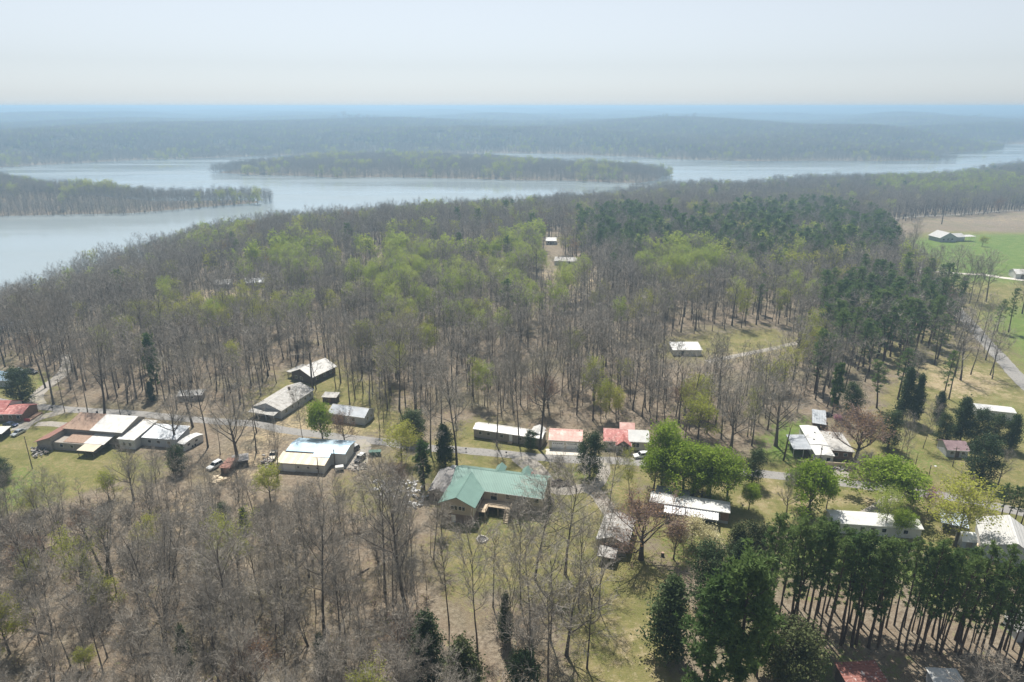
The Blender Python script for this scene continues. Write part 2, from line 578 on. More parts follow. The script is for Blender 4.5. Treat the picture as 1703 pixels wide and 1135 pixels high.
def build_ground():
    fine = np.arange(-.80, .8001, .0058)
    coarse = np.arange(.88, 2 * PI - .80 - .04, .12)
    ang = np.concatenate([fine, coarse])
    rad = [3.0, 15, 35, 55, 68]
    while rad[-1] < 950: rad.append(rad[-1] * 1.0062)
    while rad[-1] < 19000: rad.append(rad[-1] * 1.017)
    rad = np.array(rad)
    A, R = np.meshgrid(ang, rad)
    X, Y = R * np.sin(A), R * np.cos(A)
    Z = hgt(X.ravel(), Y.ravel()).reshape(X.shape)
    na, nr = len(ang), len(rad)
    V = np.stack([X.ravel(), Y.ravel(), Z.ravel()], 1)
    V = np.vstack([V, [[0, 0, 0]]])
    i, j = np.meshgrid(np.arange(nr - 1), np.arange(na), indexing='ij')
    i, j = i.ravel(), j.ravel()
    j2 = (j + 1) % na
    Q = np.stack([i * na + j, (i + 1) * na + j, (i + 1) * na + j2, i * na + j2], 1)[:, ::-1]
    c = len(V) - 1
    T = np.stack([np.full(na, c), np.arange(na), (np.arange(na) + 1) % na], 1)[:, ::-1]
    me = fast_mesh('ground', V, T, Q, [GROUND], smooth=True)
    x, y = V[:, 0], V[:, 1]
    zone = np.zeros((len(V), 4), np.float32)
    zone[:, 3] = 1 - sstep((sdist(FARL, x, y) - 60) / 120)      # wooded hills beyond the lake
    near = (np.hypot(x, y) < 1100) & (y > 0)

    def put(ch, pts, soft=3.5, amt=1.0):
        P = wpoly(pts)
        w = sstep(sdist(P, x[near], y[near]) / (soft * 2.2) * .5 + .5) * amt
        zone[near, ch] = np.maximum(zone[near, ch], w)
    G, S, L = 0, 1, 2
    put(G, [(-60, 640), (60, 618), (95, 640), (60, 668), (140, 690), (185, 695), (230, 755), (280, 775), (250, 805), (190, 800), (110, 832), (60, 850), (-60, 880)])
    put(G, [(400, 665), (470, 700), (560, 735), (640, 732), (705, 748), (690, 690), (640, 640), (560, 600), (480, 615)], 6, .8)
    put(G, [(545, 800), (640, 785), (700, 800), (650, 880), (560, 850)], 6, .75)
    put(G, [(640, 760), (700, 745), (770, 700), (800, 690), (905, 735), (1000, 760), (1060, 770), (1090, 830), (1070, 900), (1120, 950), (1135, 1010), (1130, 1135), (1150, 1400),
            (980, 1400), (950, 1135), (915, 1010), (745, 990), (720, 900), (735, 870), (690, 800)], 4, .9)
    put(G, [(1060, 770), (1200, 790), (1285, 735), (1310, 700), (1345, 770), (1440, 720), (1480, 640), (1560, 600), (1610, 585), (1660, 600), (1760, 690), (1800, 1010), (1600, 960), (1500, 910),
            (1400, 890), (1260, 880), (1200, 920), (1130, 940), (1060, 890)], 5)
    put(G, [(1085, 572), (1180, 552), (1290, 545), (1330, 565), (1300, 590), (1200, 600), (1100, 600)], 8, .9)
    put(G, [(900, 445), (975, 440), (985, 470), (930, 480)], 10, .6)
    put(G, [(1340, 560), (1420, 545), (1640, 540), (1640, 600), (1540, 640), (1400, 600)], 10, .6)
    put(G, [(1495, 398), (1560, 385), (1800, 380), (1800, 740), (1690, 640), (1640, 570), (1600, 510), (1540, 450)], 10)
    put(S, [(1478, 368), (1560, 360), (1800, 350), (1800, 362), (1560, 372), (1500, 376)], 12, .3)
    put(S, [(430, 700), (400, 735), (380, 790), (420, 815), (455, 790), (450, 745), (560, 735), (640, 745), (640, 700), (600, 690), (520, 680), (470, 680)], 7, .55)
    put(S, [(330, 830), (300, 830), (260, 870), (330, 880)], 8, .6)
    put(S, [(1540, 610), (1640, 615), (1680, 660), (1600, 665), (1530, 640)], 8, .75)
    put(S, [(1350, 880), (1300, 850), (1215, 860), (1240, 800), (1340, 800), (1500, 830), (1640, 870), (1600, 890), (1450, 850)], 8, .45)
    put(S, [(1330, 775), (1440, 790), (1500, 770), (1440, 760)], 8, .5)
    put(S, [(960, 1000), (1080, 1010), (1110, 1060), (1110, 1400), (1000, 1400), (960, 1120)], 12, .42)
    put(S, [(900, 455), (990, 445), (1010, 480), (930, 500)], 12, .8)
    put(S, [(300, 492), (370, 480), (400, 490), (340, 505)], 12, .8)
    put(S, [(560, 455), (640, 450), (640, 485), (570, 480)], 12, .6)
    put(S, [(1190, 590), (1240, 584), (1300, 580), (1295, 588), (1200, 600)], 6, .7)
    put(L, [(1285, 712), (1345, 692), (1338, 772), (1290, 768), (1260, 750)], 4, .9)
    put(L, [(1500, 400), (1565, 392), (1800, 388), (1800, 462), (1690, 470), (1600, 470), (1545, 440)], 12)
    put(L, [(1640, 525), (1800, 480), (1800, 640), (1720, 620), (1668, 565)], 10, .9)
    put(L, [(1650, 655), (1703, 690), (1703, 720), (1660, 690)], 6, .6)
    put(L, [(-40, 790), (50, 775), (110, 800), (60, 845), (-40, 860)], 7, .62)
    put(L, [(1500, 745), (1560, 745), (1570, 775), (1510, 780)], 6, .6)
    put(L, [(1240, 885), (1420, 880), (1600, 935), (1703, 1000), (1703, 1060), (1500, 985), (1250, 960)], 6, .66)
    put(L, [(1110, 900), (1190, 890), (1200, 915), (1130, 925)], 5, .7)
    put(L, [(795, 855), (890, 855), (900, 880), (790, 885)], 5, .55)
    put(L, [(955, 785), (1005, 785), (1010, 805), (960, 805)], 4, .6)
    put(L, [(1290, 855), (1400, 845), (1440, 860), (1330, 875)], 4, .5)
    put(L, [(1310, 1080), (1430, 1085), (1480, 1110), (1470, 1180), (1320, 1180)], 6, .55)
    put(L, [(60, 622), (92, 628), (85, 648), (62, 645)], 5, .6)
    at = me.color_attributes.new('zone', 'FLOAT_COLOR', 'POINT')
    at.data.foreach_set('color', zone.ravel())
    tag(link('ground', me), 'leaf-littered and grassy ground of the village and its woods', 'ground', kind='structure')


build_ground()


def strip(name, pts, width, m, lift=.05, label=None):
    """a road laid on the ground along a line of points"""
    P = [gp(*p) for p in pts]
    C = []
    for i in range(len(P) - 1):
        p0, p1, p2, p3 = P[max(i - 1, 0)], P[i], P[i + 1], P[min(i + 2, len(P) - 1)]
        n = max(2, int((p2 - p1).length / 2.0))
        for k in range(n):
            t = k / n
            C.append(.5 * ((2 * p1) + (p2 - p0) * t + (2 * p0 - 5 * p1 + 4 * p2 - p3) * t * t + (3 * p1 - p0 - 3 * p2 + p3) * t ** 3))
    C.append(P[-1])
    V, Q = [], []
    n = len(C)
    for i, c in enumerate(C):
        d = (C[min(i + 1, n - 1)] - C[max(i - 1, 0)])
        s = Vector((d.y, -d.x, 0)).normalized()
        wa = width[0] + (width[1] - width[0]) * i / (n - 1) if isinstance(width, tuple) else width
        for k in (-1, -.5, 0, .5, 1):
            w = wa * .5 * k * (1 + (.16 * (random.random() - .5) if abs(k) == 1 else 0))
            q = c + s * w
            V.append((q.x, q.y, lift + .04 * (1 - k * k) - (.03 if abs(k) == 1 else 0)))
    V = np.array(V)
    V[:, 2] += hgt(V[:, 0], V[:, 1])
    for i in range(n - 1):
        for k in range(4):
            Q.append((i * 5 + k, i * 5 + k + 1, i * 5 + k + 6, i * 5 + k + 5))
    return tag(link(name, fast_mesh(name, V, None, Q, [m])), label, 'road', kind='structure')


wm = MB()
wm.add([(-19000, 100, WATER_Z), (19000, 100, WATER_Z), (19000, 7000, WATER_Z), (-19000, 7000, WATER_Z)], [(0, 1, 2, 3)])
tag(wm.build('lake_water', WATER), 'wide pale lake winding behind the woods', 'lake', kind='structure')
strip('village_road', [(-90, 652), (0, 668), (60, 676), (136, 683), (227, 688), (290, 695), (374, 702), (430, 706), (482, 717), (600, 731), (635, 735), (712, 745), (766, 749), (846, 756), (935, 764),
                       (1029, 767), (1120, 774), (1200, 782), (1290, 791), (1400, 803), (1500, 816), (1570, 825), (1640, 839), (1720, 857), (1800, 875)], 4.4, ROAD, .05, 'grey village road passing between the houses')
strip('field_road', [(1790, 716), (1703, 638), (1665, 597), (1640, 570), (1612, 538), (1560, 480), (1505, 425), (1478, 398), (1466, 380)], 6.0, ROAD, .10, 'pale two-lane road beside the green field')
strip('field_lane', [(1466, 380), (1480, 366), (1560, 359), (1630, 354), (1760, 347)], 5.0, GRAVEL, .14, 'pale lane along the far edge of the field')
strip('gravel_driveway', [(866, 760), (880, 772), (893, 784), (905, 798), (918, 812), (945, 816), (972, 812), (992, 820), (1005, 838), (1020, 862)], (6.5, 3.6), GRAVEL, .06, 'gravel driveway curving past the green-roofed house')
strip('gravel_spur', [(1000, 766), (1005, 782), (998, 800), (985, 814)], 3.6, GRAVEL, .075, 'gravel spur beside the round cedar')
strip('side_driveway', [(112, 682), (91, 688), (66, 695), (45, 704), (30, 716)], (4.0, 5.5), GRAVEL, .065, 'gravel driveway leading to the red-roofed house')
strip('side_driveway', [(60, 706), (80, 705), (104, 707), (126, 712)], 3.6, GRAVEL, .08, 'short gravel pull-off beside the rust-roofed building')
strip('woods_lane', [(66, 674), (60, 660), (82, 640), (104, 622), (112, 606), (108, 590)], 4.6, GRAVEL, .065, 'pale lane climbing into the woods behind the cedar')
strip('yard_driveway', [(600, 732), (598, 745), (592, 760), (580, 780)], (6, 9), GRAVEL, .065, 'worn gravel yard beside the blue-roofed building')
strip('yard_driveway', [(1330, 790), (1345, 783), (1380, 784), (1412, 790)], 4.5, GRAVEL, .08, 'gravel pull-in before the white trailer complex')
strip('yard_driveway', [(1500, 817), (1460, 845), (1420, 866), (1390, 880)], 3.4, GRAVEL, .06, 'faint gravel drive behind the pine row')
strip('forest_track', [(1175, 602), (1225, 592), (1300, 577), (1365, 562), (1420, 556)], 3.2, GRAVEL, .10, 'pale dirt track through the forest clearing')
strip('field_driveway', [(1528, 450), (1590, 455), (1640, 458), (1672, 463), (1720, 468)], (3.5, 6), CONCRETE, .14, 'pale driveway crossing the green field')
strip('concrete_apron', [(940, 748), (940, 752), (940, 758)], 11.5, CONCRETE, .09, 'pale concrete apron before the pink-roofed garage')


# ------------------------------------------------------------------ buildings
LANDMARKS = []          # (pixel x, pixel y, phrase) used when describing trees


class Bld:
    """a building in its own frame: x along its front from pixel A to pixel B, y away from the camera, z up"""
    def __init__(self, name, label, cat, A, B, group=None, mark=None, z=0.0):
        a, b = gp(*A), gp(*B)
        self.L = (b.xy - a.xy).length
        rz = math.atan2(b.y - a.y, b.x - a.x)
        self.root = tag(empty(name, (a.x, a.y, a.z + z), rz), label, cat, group)
        if mark: LANDMARKS.append(((A[0] + B[0]) / 2, (A[1] + B[1]) / 2, mark))

    def box(self, name, m, x0, y0, z0, x1, y1, z1, parent=None, bevel=0):
        return MB().box(x0, y0, z0, x1, y1, z1).build(name, M[m] if isinstance(m, str) else m, parent or self.root, bevel=bevel)

    def gable(self, wallm, roofm, x0, x1, y0, y1, wh, rise, over=.5, axis='x', t=.14, z0=-.3, wall='wall', roof='roof', ridge=.5, cap=None, walls=True):
        """walls with gable ends and a two-slope roof; axis = direction of the ridge"""
        if axis == 'x': p, q, a, b = y0, y1, x0, x1
        else: p, q, a, b = x0, x1, y0, y1
        mid = p + (q - p) * ridge
        w = None
        if walls:
            mb = MB().prism([(p, z0), (q, z0), (q, wh), (mid, wh + rise), (p, wh)], a, b, axis)
            w = mb.build(wall, M[wallm], self.root)
        s1, s2 = rise / (mid - p), rise / (q - mid)
        e = .03
        pts = [(p - over, wh - over * s1 + e), (mid, wh + rise + e), (q + over, wh - over * s2 + e), (q + over, wh - over * s2 + e + t), (mid, wh + rise + e + t), (p - over, wh - over * s1 + e + t)]
        r = MB().prism(pts, a - over * .6, b + over * .6, axis).build(roof, M[roofm], self.root)
        fz1, fz2 = wh - over * s1 + e, wh - over * s2 + e
        for (f0, f1, fz) in ((p - over - .05, p - over - .004, fz1), (q + over + .004, q + over + .05, fz2)):      # gutter board along each eave
            MB().prism([(f0, fz - .06), (f1, fz - .06), (f1, fz + t * .8), (f0, fz + t * .8)], a - over * .6, b + over * .6, axis).build('gutter', M['trim'], r)
        if cap:
            z = wh + rise + e + t
            MB().prism([(mid - .22, z - .22 * s1 + .02), (mid, z + .05), (mid + .22, z - .22 * s2 + .02), (mid, z + .01)], a - over * .6, b + over * .6, axis).build('ridge_cap', M[cap], r)
        return w, r

    def shed(self, wallm, roofm, x0, x1, y0, y1, hf, hb, over=.35, t=.10, z0=-.3, posts=False, roof='roof', name='wall'):
        """one-slope roof, hf high at the front and hb at the back; walls or corner posts below"""
        s = (hb - hf) / (y1 - y0)
        if wallm and not posts:
            MB().prism([(y0, z0), (y1, z0), (y1, hb), (y0, hf)], x0, x1, 'x').build(name, M[wallm], self.root)
        r = MB().prism([(y0 - over, hf - over * s + .03), (y1 + over, hb + over * s + .03), (y1 + over, hb + over * s + .03 + t), (y0 - over, hf - over * s + .03 + t)], x0 - over, x1 + over, 'x').build(roof, M[roofm], self.root)
        if posts:
            n = max(2, int((x1 - x0) / 3.2) + 1)
            for k in range(n):
                x = x0 + .1 + (x1 - x0 - .2) * k / (n - 1)
                self.box('post', wallm or 'trim', x - .07, y0, z0, x + .07, y0 + .14, hf + .02)
        return r

    def vault(self, wallm, roofm, x0, x1, y0, y1, wh, rise, over=.2, z0=-.3, n=8, t=.08):
        """low rounded roof along x, as on a caravan or a mobile home"""
        w = (y1 - y0)
        pr = [(y0 + w * k / n, wh + rise * sin(PI * k / n)) for k in range(n + 1)]
        MB().prism([(y0, z0)] + [(y1, z0)] + pr[::-1], x0, x1, 'x').build('wall', M[wallm], self.root)
        o = [(y0 - over + (w + 2 * over) * k / n, wh + .03 + rise * 1.04 * sin(PI * k / n) - (.06 if k in (0, n) else 0)) for k in range(n + 1)]
        return MB().prism(o + [(p, z + t) for p, z in o[::-1]], x0 - over, x1 + over, 'x').build('roof', M[roofm], self.root)

    def open(self, kind, face, u, z, w, h, plane, frame='trim', glass=True, m=None):
        """window or door set proud of a wall: face f/b (u along x) or l/r (u along y); plane = that wall's coordinate"""
        s = -1 if face in 'fl' else 1
        d0, d1 = plane - (.02 if s > 0 else -.02), plane + s * .05
        lo, hi = min(d0, d1), max(d0, d1)
        p0, p1 = plane + s * .03, plane + s * .062
        pl, ph = min(p0, p1), max(p0, p1)
        b = .07
        if face in 'fb':
            fr = self.box(kind, m or frame, u - w / 2 - b, lo, z - b, u + w / 2 + b, hi, z + h + b)
            if glass: self.box('pane', GLASS, u - w / 2, pl, z, u + w / 2, ph, z + h, fr)
        else:
            fr = self.box(kind, m or frame, lo, u - w / 2 - b, z - b, hi, u + w / 2 + b, z + h + b)
            if glass: self.box('pane', GLASS, pl, u - w / 2, z, ph, u + w / 2, z + h, fr)
        if kind == 'door':
            if face in 'fb': self.box('handle', 'dark', u + w * .36, pl, z + 1.0, u + w * .42, ph + .02, z + 1.1, fr)
        return fr

    def win(self, face, us, z, w, h, plane):
        for u in us: self.open('window', face, u, z, w, h, plane)

    def door(self, face, u, plane, m='white', w=.95, h=2.05, z=.1):
        self.open('door', face, u, z, w, h, plane, glass=False, m=m)

    def pipe(self, x, y, z, h=.7, r=.09, m='dark'):
        MB().tube([(x, y, z - .3), (x, y, z + h)], r, 8).build('vent_pipe', M[m], self.root)


# the green-roofed house
b = Bld('green_roofed_house', 'large tan house with green metal roof, cross wing and wooden deck', 'house', (734, 865.5), (788, 873.5), mark='green-roofed house')
W = b.L                                             # wing width
WD, ML, MD, WH = 8.4, 24.6, 10.5, 5.4               # wing depth, main length, main depth, eave height (basement below)
GZ = 2.5                                            # floor of the upper storey
MB().box(0, 0, -.4, W, WD + MD - .1, GZ).build('basement_wall', M['brick'], b.root)
b.gable('siding_tan', 'green_metal', 0, ML, WD, WD + MD, WH, 2.6, .6, 'x', z0=GZ, cap='green_metal')
b.box('basement_wall', 'block', W + .02, WD + .05, -.3, ML - .02, WD + MD - .06, GZ)
mb = MB().prism([(.01, GZ), (W - .01, GZ), (W - .01, WH), (W / 2, WH + 2.05), (.01, WH)], -.02, WD + .3, 'y')
mb.build('wing_wall', M['siding_tan'], b.root)
s = 2.05 / (W / 2)
o = .6
t = .14
pts = [(-o, WH - o * s + .05), (W / 2, WH + 2.1), (W + o, WH - o * s + .05), (W + o, WH - o * s + .05 + t), (W / 2, WH + 2.1 + t), (-o, WH - o * s + .05 + t)]
wr = MB().prism(pts, -.55, WD + 4.1, 'y').build('wing_roof', M['green_metal_y'], b.root)
MB().prism([(W / 2 - .2, WH + 2.1 + t - .08), (W / 2, WH + 2.1 + t + .06), (W / 2 + .2, WH + 2.1 + t - .08)], -.56, WD + 4.1, 'y').build('ridge_cap', M['green_metal'], wr)
for u in (3.1, 4.0, 5.15, 6.05): b.open('window', 'f', u, 3.75, .72, 1.05, -.02)
b.door('f', 3.3, -.0, 'white', .95, 2.0, .05)
b.open('window', 'r', 2.6, 3.5, 1.5, 1.3, W - .0)
b.open('window', 'r', 4.6, 3.3, 1.6, 1.7, W - .0)
b.open('window', 'r', 6.6, 3.3, 1.5, 1.7, W - .0)
b.open('window', 'f', 11.6, 2.7, 1.7, 2.1, WD)
b.win('f', (15.4, 19.5, 23.0), 3.5, 1.1, 1.2, WD)
b.win('r', (WD + 3, WD + 7), 3.4, 1.1, 1.2, ML)
b.box('corner_trim', 'trim', W - .02, -.05, -.3, W + .06, .08, WH - .2)
for x in (11.2, 18.4):                             # two small gables on the far slope
    y0 = WD + MD / 2 + .25
    d = MB().prism([(x - 1.0, WH + 1.2), (x, WH + 2.62), (x + 1.0, WH + 1.2)], y0 + .3, y0 + 4.2, 'y').build('dormer', M['siding_tan'], b.root)
    pts = [(x - 1.35, WH + 1.55), (x, WH + 2.7), (x + 1.35, WH + 1.55), (x + 1.35, WH + 1.68), (x, WH + 2.86), (x - 1.35, WH + 1.68)]
    MB().prism(pts, y0, y0 + 4.6, 'y').build('dormer_roof', M['green_metal_y'], d)
# deck in the corner, L shaped, with rails and steps
dk = b.box('deck', 'deck', W + .1, 2.6, 2.25, W + 2.3, WD - .05, 2.42)
b.box('platform', 'deck', W + 2.302, WD - 3.0, 2.25, W + 8.2, WD - .05, 2.42, dk)
for (x0, y0, x1, y1) in [(W + 2.2, 2.6, W + 2.3, WD - 3.0), (W + .1, 2.6, W + 2.3, 2.7), (W + 2.3, WD - 3.0, W + 6.9, WD - 2.9), (W + 8.1, WD - 2.6, W + 8.2, WD - .1)]:
    r = MB().box(x0, y0, 3.28, x1, y1, 3.36)
    r.box(x0 + .02, y0 + .02, 2.75, x1 - .02, y1 - .02, 2.82)
    n = int(max(x1 - x0, y1 - y0) / .38)
    for k in range(n + 1):
        x, y = x0 + (x1 - x0 - .06) * k / n, y0 + (y1 - y0 - .06) * k / n
        r.box(x + .01, y + .01, 2.42, x + .06, y + .06, 3.28)
    r.build('railing', M['deck'], dk)
for x, y in [(W + 2.15, 2.75), (W + 2.15, 5.4), (W + 4.8, WD - 2.85), (W + 7.9, WD - 2.85), (W + .3, 2.75)]:
    b.box('post', 'deck', x - .09, y - .09, -.2, x + .09, y + .09, 2.25, dk)
st = b.box('stair_stringer', 'deck', W + 6.95, WD - 5.9, -.1, W + 7.02, WD - 3.0, .1)
for k in range(9):
    b.box('step', 'pale_wood', W + 7.0, WD - 3.3 - k * .31, 2.2 - k * .25, W + 8.1, WD - 3.02 - k * .31, 2.26 - k * .25, st)
for x in (W + 6.96, W + 8.12):
    MB().add([(x, WD - 3.0, 2.1), (x, WD - 3.0, 3.3), (x, WD - 5.8, 1.0), (x, WD - 5.8, -.1), (x + .06, WD - 3.0, 2.1), (x + .06, WD - 3.0, 3.3), (x + .06, WD - 5.8, 1.0), (x + .06, WD - 5.8, -.1)],
             [(0, 1, 2, 3), (7, 6, 5, 4), (0, 4, 5, 1), (1, 5, 6, 2), (2, 6, 7, 3), (3, 7, 4, 0)]).build('stair_rail', M['deck'], st)
GH = b

# single-wide mobile home behind the road
b = Bld('mobile_home', 'long brown mobile home with weathered white metal roof behind the road', 'mobile home', (788, 727), (901, 744), mark='long mobile home')
L = b.L
b.gable('block', 'white_metal', 0, L, 0, 4.6, 3.0, .75, .35, z0=-.2)
b.win('f', (2.2, 5, 9.4, 15.5, 18.5), 1.3, 1.0, 1.0, 0)
b.door('f', 12.4, 0, 'white', z=.5)
b.box('step', 'deck', 11.7, -1.0, -.1, 13.1, -.07, .45)
b.gable('block', 'white_metal', L - 4.2, L - .8, 1.2, 6.4, 3.35, .85, .3, axis='y', wall='extension_wall', roof='extension_roof')
b.pipe(4, 3, 3.6); b.pipe(14.5, 3.2, 3.6)

# garage and house with the red roofs
b = Bld('garage', 'white two-door garage with faded pink metal roof and concrete apron', 'garage', (913, 746), (967, 749), mark='pink-roofed garage')
L = b.L
b.gable('siding_cream', 'pink_metal', 0, L, 0, 7.4, 3.1, 1.5, .4, cap='pink_metal')
for u in (2.75, 7.1):
    d = b.open('garage_door', 'f', u, .0, 3.6, 2.3, 0, glass=False, m='white')
    for k in range(5): b.box('pane', GLASS, u - 1.5 + k * .62, -.08, 1.72, u - 1.08 + k * .62, -.045, 2.05, d)
b = Bld('red_roofed_house', 'cream house with patchy red hip roof and bright white roof section', 'house', (1004, 747), (1078, 751), mark='patchy red-roofed house')
L = b.L
b.gable('siding_cream', 'red_metal', 0, L * .52, 0, 8.2, 3.0, 1.9, .45, cap='pink_metal')
b.gable('siding_cream', 'white_smooth', L * .52 + .3, L, .5, 8.0, 3.0, 1.8, .40, wall='side_wall', roof='white_roof')
b.gable('dark_wood', 'red_metal', L * .28, L * .58, -2.2, 4.3, 2.7, 1.5, .4, axis='y', wall='porch_gable', roof='porch_roof', z0=2.5)
for x in (L * .29, L * .57): b.box('porch_post', 'trim', x - .08, -2.1, -.2, x + .08, -1.94, 2.55)
b.gable('siding_cream', 'pink_metal', L * .38, L * .70, 6.5, 12.5, 3.0, 1.7, .4, wall='back_wall', roof='back_roof')
b.win('f', (2.0,), 1.0, 1.3, 1.3, 0)
b.win('f', (L * .68, L * .76), 1.0, .9, 1.4, .5)
b.door('f', L * .44, 0, 'dark_wood')

# rust and white workshop on the left
b = Bld('rust_roofed_workshop', 'rambling workshop with half rusty, half white metal roof and lean-tos', 'workshop', (62, 748), (172, 757), mark='rust-roofed workshop')
L = b.L
X0, X1, Y0, Y1 = 5.0, 24.6, 6.6, 17.4
MB().prism([(Y0, -.3), (Y1, -.3), (Y1, 4.6), ((Y0 + Y1) / 2 + 2.2, 6.3), (Y0, 4.6)], X0, X1, 'x').build('wall', M['block'], b.root)
rm = (Y0 + Y1) / 2 + 2.2
s1, s2 = 1.7 / (rm - Y0), 1.7 / (Y1 - rm)
for nm, m, a, c in (('rusty_roof', 'rust', X0 - .5, 13.9), ('white_roof', 'white_metal', 13.9, X1 + .5)):
    MB().prism([(Y0 - .6, 4.6 - .6 * s1 + .03), (rm, 6.33), (rm, 6.45), (Y0 - .6, 4.75 - .6 * s1)], a, c, 'x').build(nm, M[m], b.root)
MB().prism([(Y1 + .6, 4.6 - .6 * s2 + .03), (rm + .005, 6.335), (rm + .005, 6.45), (Y1 + .6, 4.75 - .6 * s2)], X0 - .5, X1 + .5, 'x').build('back_roof', M['white_metal'], b.root)
MB().prism([(0, -.3), (X0 - .02, -.3), (X0 - .02, 4.3), (0, 2.6)], .4, 15.5, 'y').build('lean_to_wall', M['block'], b.root)
MB().prism([(-.6, 2.45), (X0 + .3, 4.42), (X0 + .3, 4.54), (-.6, 2.57)], -.3, 16.2, 'y').build('lean_to_roof', M['rust_dark'], b.root)
MB().box(X0 - .01, .9, -.3, 19.4, Y0 - .02, 2.55).build('front_wall', M['block'], b.root)
for nm, m, a, c in (('porch_roof', 'rust', 8.4, 15.4), ('porch_roof', 'white_metal', 15.4, 22.2)):
    MB().prism([(1.3, 2.62), (Y0 - .05, 3.35), (Y0 - .05, 3.45), (1.3, 2.72)], a, c, 'x').build(nm, M[m], b.root)
MB().prism([(-2.4, 2.2), (1.25, 2.55), (1.25, 2.65), (-2.4, 2.3)], 15.9, 21.6, 'x').build('awning', M['beige_metal'], b.root)
for x in (16.2, 18.8, 21.3): b.box('awning_post', 'dark_wood', x - .06, -2.2, -.2, x + .06, -2.08, 2.24)
b.shed('siding_white', 'white_metal', 24.7, 30.0, 4.6, 15.6, 3.3, 4.4, roof='side_roof', name='side_wall')
b.shed('siding_grey', 'grey_metal', 30.1, 42.0, 7.4, 14.4, 2.9, 3.9, roof='annex_roof', name='annex_wall')
b.win('f', (33, 36, 39.5), 1.2, 1.0, .9, 7.4)
b.win('f', (26.5, 28.4), 1.2, .9, 1.0, 4.6)
b.win('f', (8, 11.5), 1.1, 1.0, .9, .9)
for x in (9.0, 20.5): b.pipe(x, Y1 - 1.5, 5.3, 1.0, .3, 'dark')

# red-roofed house and porch roof at the left edge
b = Bld('red_house', 'red house with bright red metal roof and timber porch at the edge', 'house', (-60, 704), (40, 704), mark='bright red house')
L = b.L
b.gable('siding_white', 'red_metal', 0, L * .62, 2, 11, 3.2, 2.1, .5, axis='x')
b.gable('brown_wood', 'red_metal', L * .52, L * .96, 1.2, 8.6, 2.9, 1.2, .5, axis='x', wall='porch_wall', roof='porch_roof')
b.box('porch_rail', surf('red_rail', (.36, .05, .045), (.42, .07, .06), 1), L * .97, 1.0, -.2, L + 1.4, 1.12, 1.1)
b.box('porch_floor', 'brown_wood', L * .965, 1.2, -.2, L + 1.4, 7.6, .5)
b.win('f', (L * .6, L * .75, L * .88), 1.0, 1.0, 1.2, 1.2)
b = Bld('carport', 'small open carport with white sheet roof on timber posts', 'carport', (-40, 733), (5, 732))
b.shed('dark_wood', 'white_metal', 0, b.L, 0, 4.2, 2.2, 2.5, posts=True)
b.box('back_wall', 'dark_wood', 0, 4.0, -.2, b.L, 4.1, 2.4)
b = Bld('blue_roofed_shed', 'low shed with pale blue metal roof behind the dark cedar', 'shed', (-30, 642), (20, 645))
b.gable('siding_grey', 'blue_metal', 0, b.L, 0, 8, 2.8, 1.8, .4)
b.win('f', (b.L * .6, b.L * .85), 1.0, 1.0, 1.0, 0)
b.door('r', 4, b.L, 'dark')

# pale-roofed houses behind the road, left of centre
b = Bld('pale_roofed_house', 'long grey house with blotched pale roof beside the wooded road', 'house', (424, 690), (468, 697), mark='long pale-roofed house')
L = b.L
b.gable('siding_grey', 'old_white', 0, L, 0, 19, 3.1, 1.9, .5, axis='y', cap='white_metal')
b.shed('siding_white', 'old_white', 0, L * .92, -2.6, -.05, 2.3, 2.75, posts=True, roof='porch_roof')
b.win('r', (3, 6.5, 10, 14, 17), 1.1, 1.1, 1.1, L)
b.win('f', (2.5, 7), 1.0, 1.2, 1.2, 0)
b.door('f', 5, 0, 'dark_wood')
b.box('chimney', 'brick', L * .5 - .35, 12.4, 4.6, L * .5 + .35, 13.1, 6.0)
b = Bld('gabled_house', 'dark-walled house with white gable roof among bare trunks', 'house', (486, 632), (519, 640), mark='white-gabled house')
L = b.L
b.gable('dark_wood', 'white_metal', 0, L, 0, 13, 3.2, 2.2, .7, axis='y')
b.shed('dark_wood', 'old_white', -3.2, -.05, 1.0, 9, 2.5, 2.6, roof='porch_roof', posts=True)
b.win('f', (2.2, 5), 1.0, 1.2, 1.2, 0)
b.win('r', (3, 7, 10.5), 1.0, 1.1, 1.1, L)
b = Bld('grey_house', 'pale grey house with grey metal roof behind the pink-budded tree', 'house', (548, 700), (607, 708), mark='pale grey house')
L = b.L
b.gable('siding_grey', 'grey_metal', 0, L, 0, 6.6, 3.0, 1.6, .4, cap='white_metal')
b.win('f', (2, 5.2, 9.0), 1.1, 1.2, 1.2, 0)
b.win('r', (2.0, 4.6), 1.1, .9, 1.1, L)
b.door('f', 7.2, 0, 'white')
b = Bld('garden_shed', 'small dark shed with pale flat roof behind the grey house', 'shed', (537, 670), (559, 671))
b.shed('dark_wood', 'old_white', 0, b.L, 0, 3.4, 2.2, 2.5)
b.door('f', b.L * .5, 0, 'brown_wood')
b = Bld('low_shed', 'low pale-roofed shelter half hidden in bare woods', 'shed', (296, 668), (336, 666))
b.shed('block', 'old_white', 0, b.L, 0, 4.0, 2.0, 2.4)
b.door('f', 2.5, 0, 'dark_wood')
b.win('f', (5.0,), .9, .9, .8, 0)

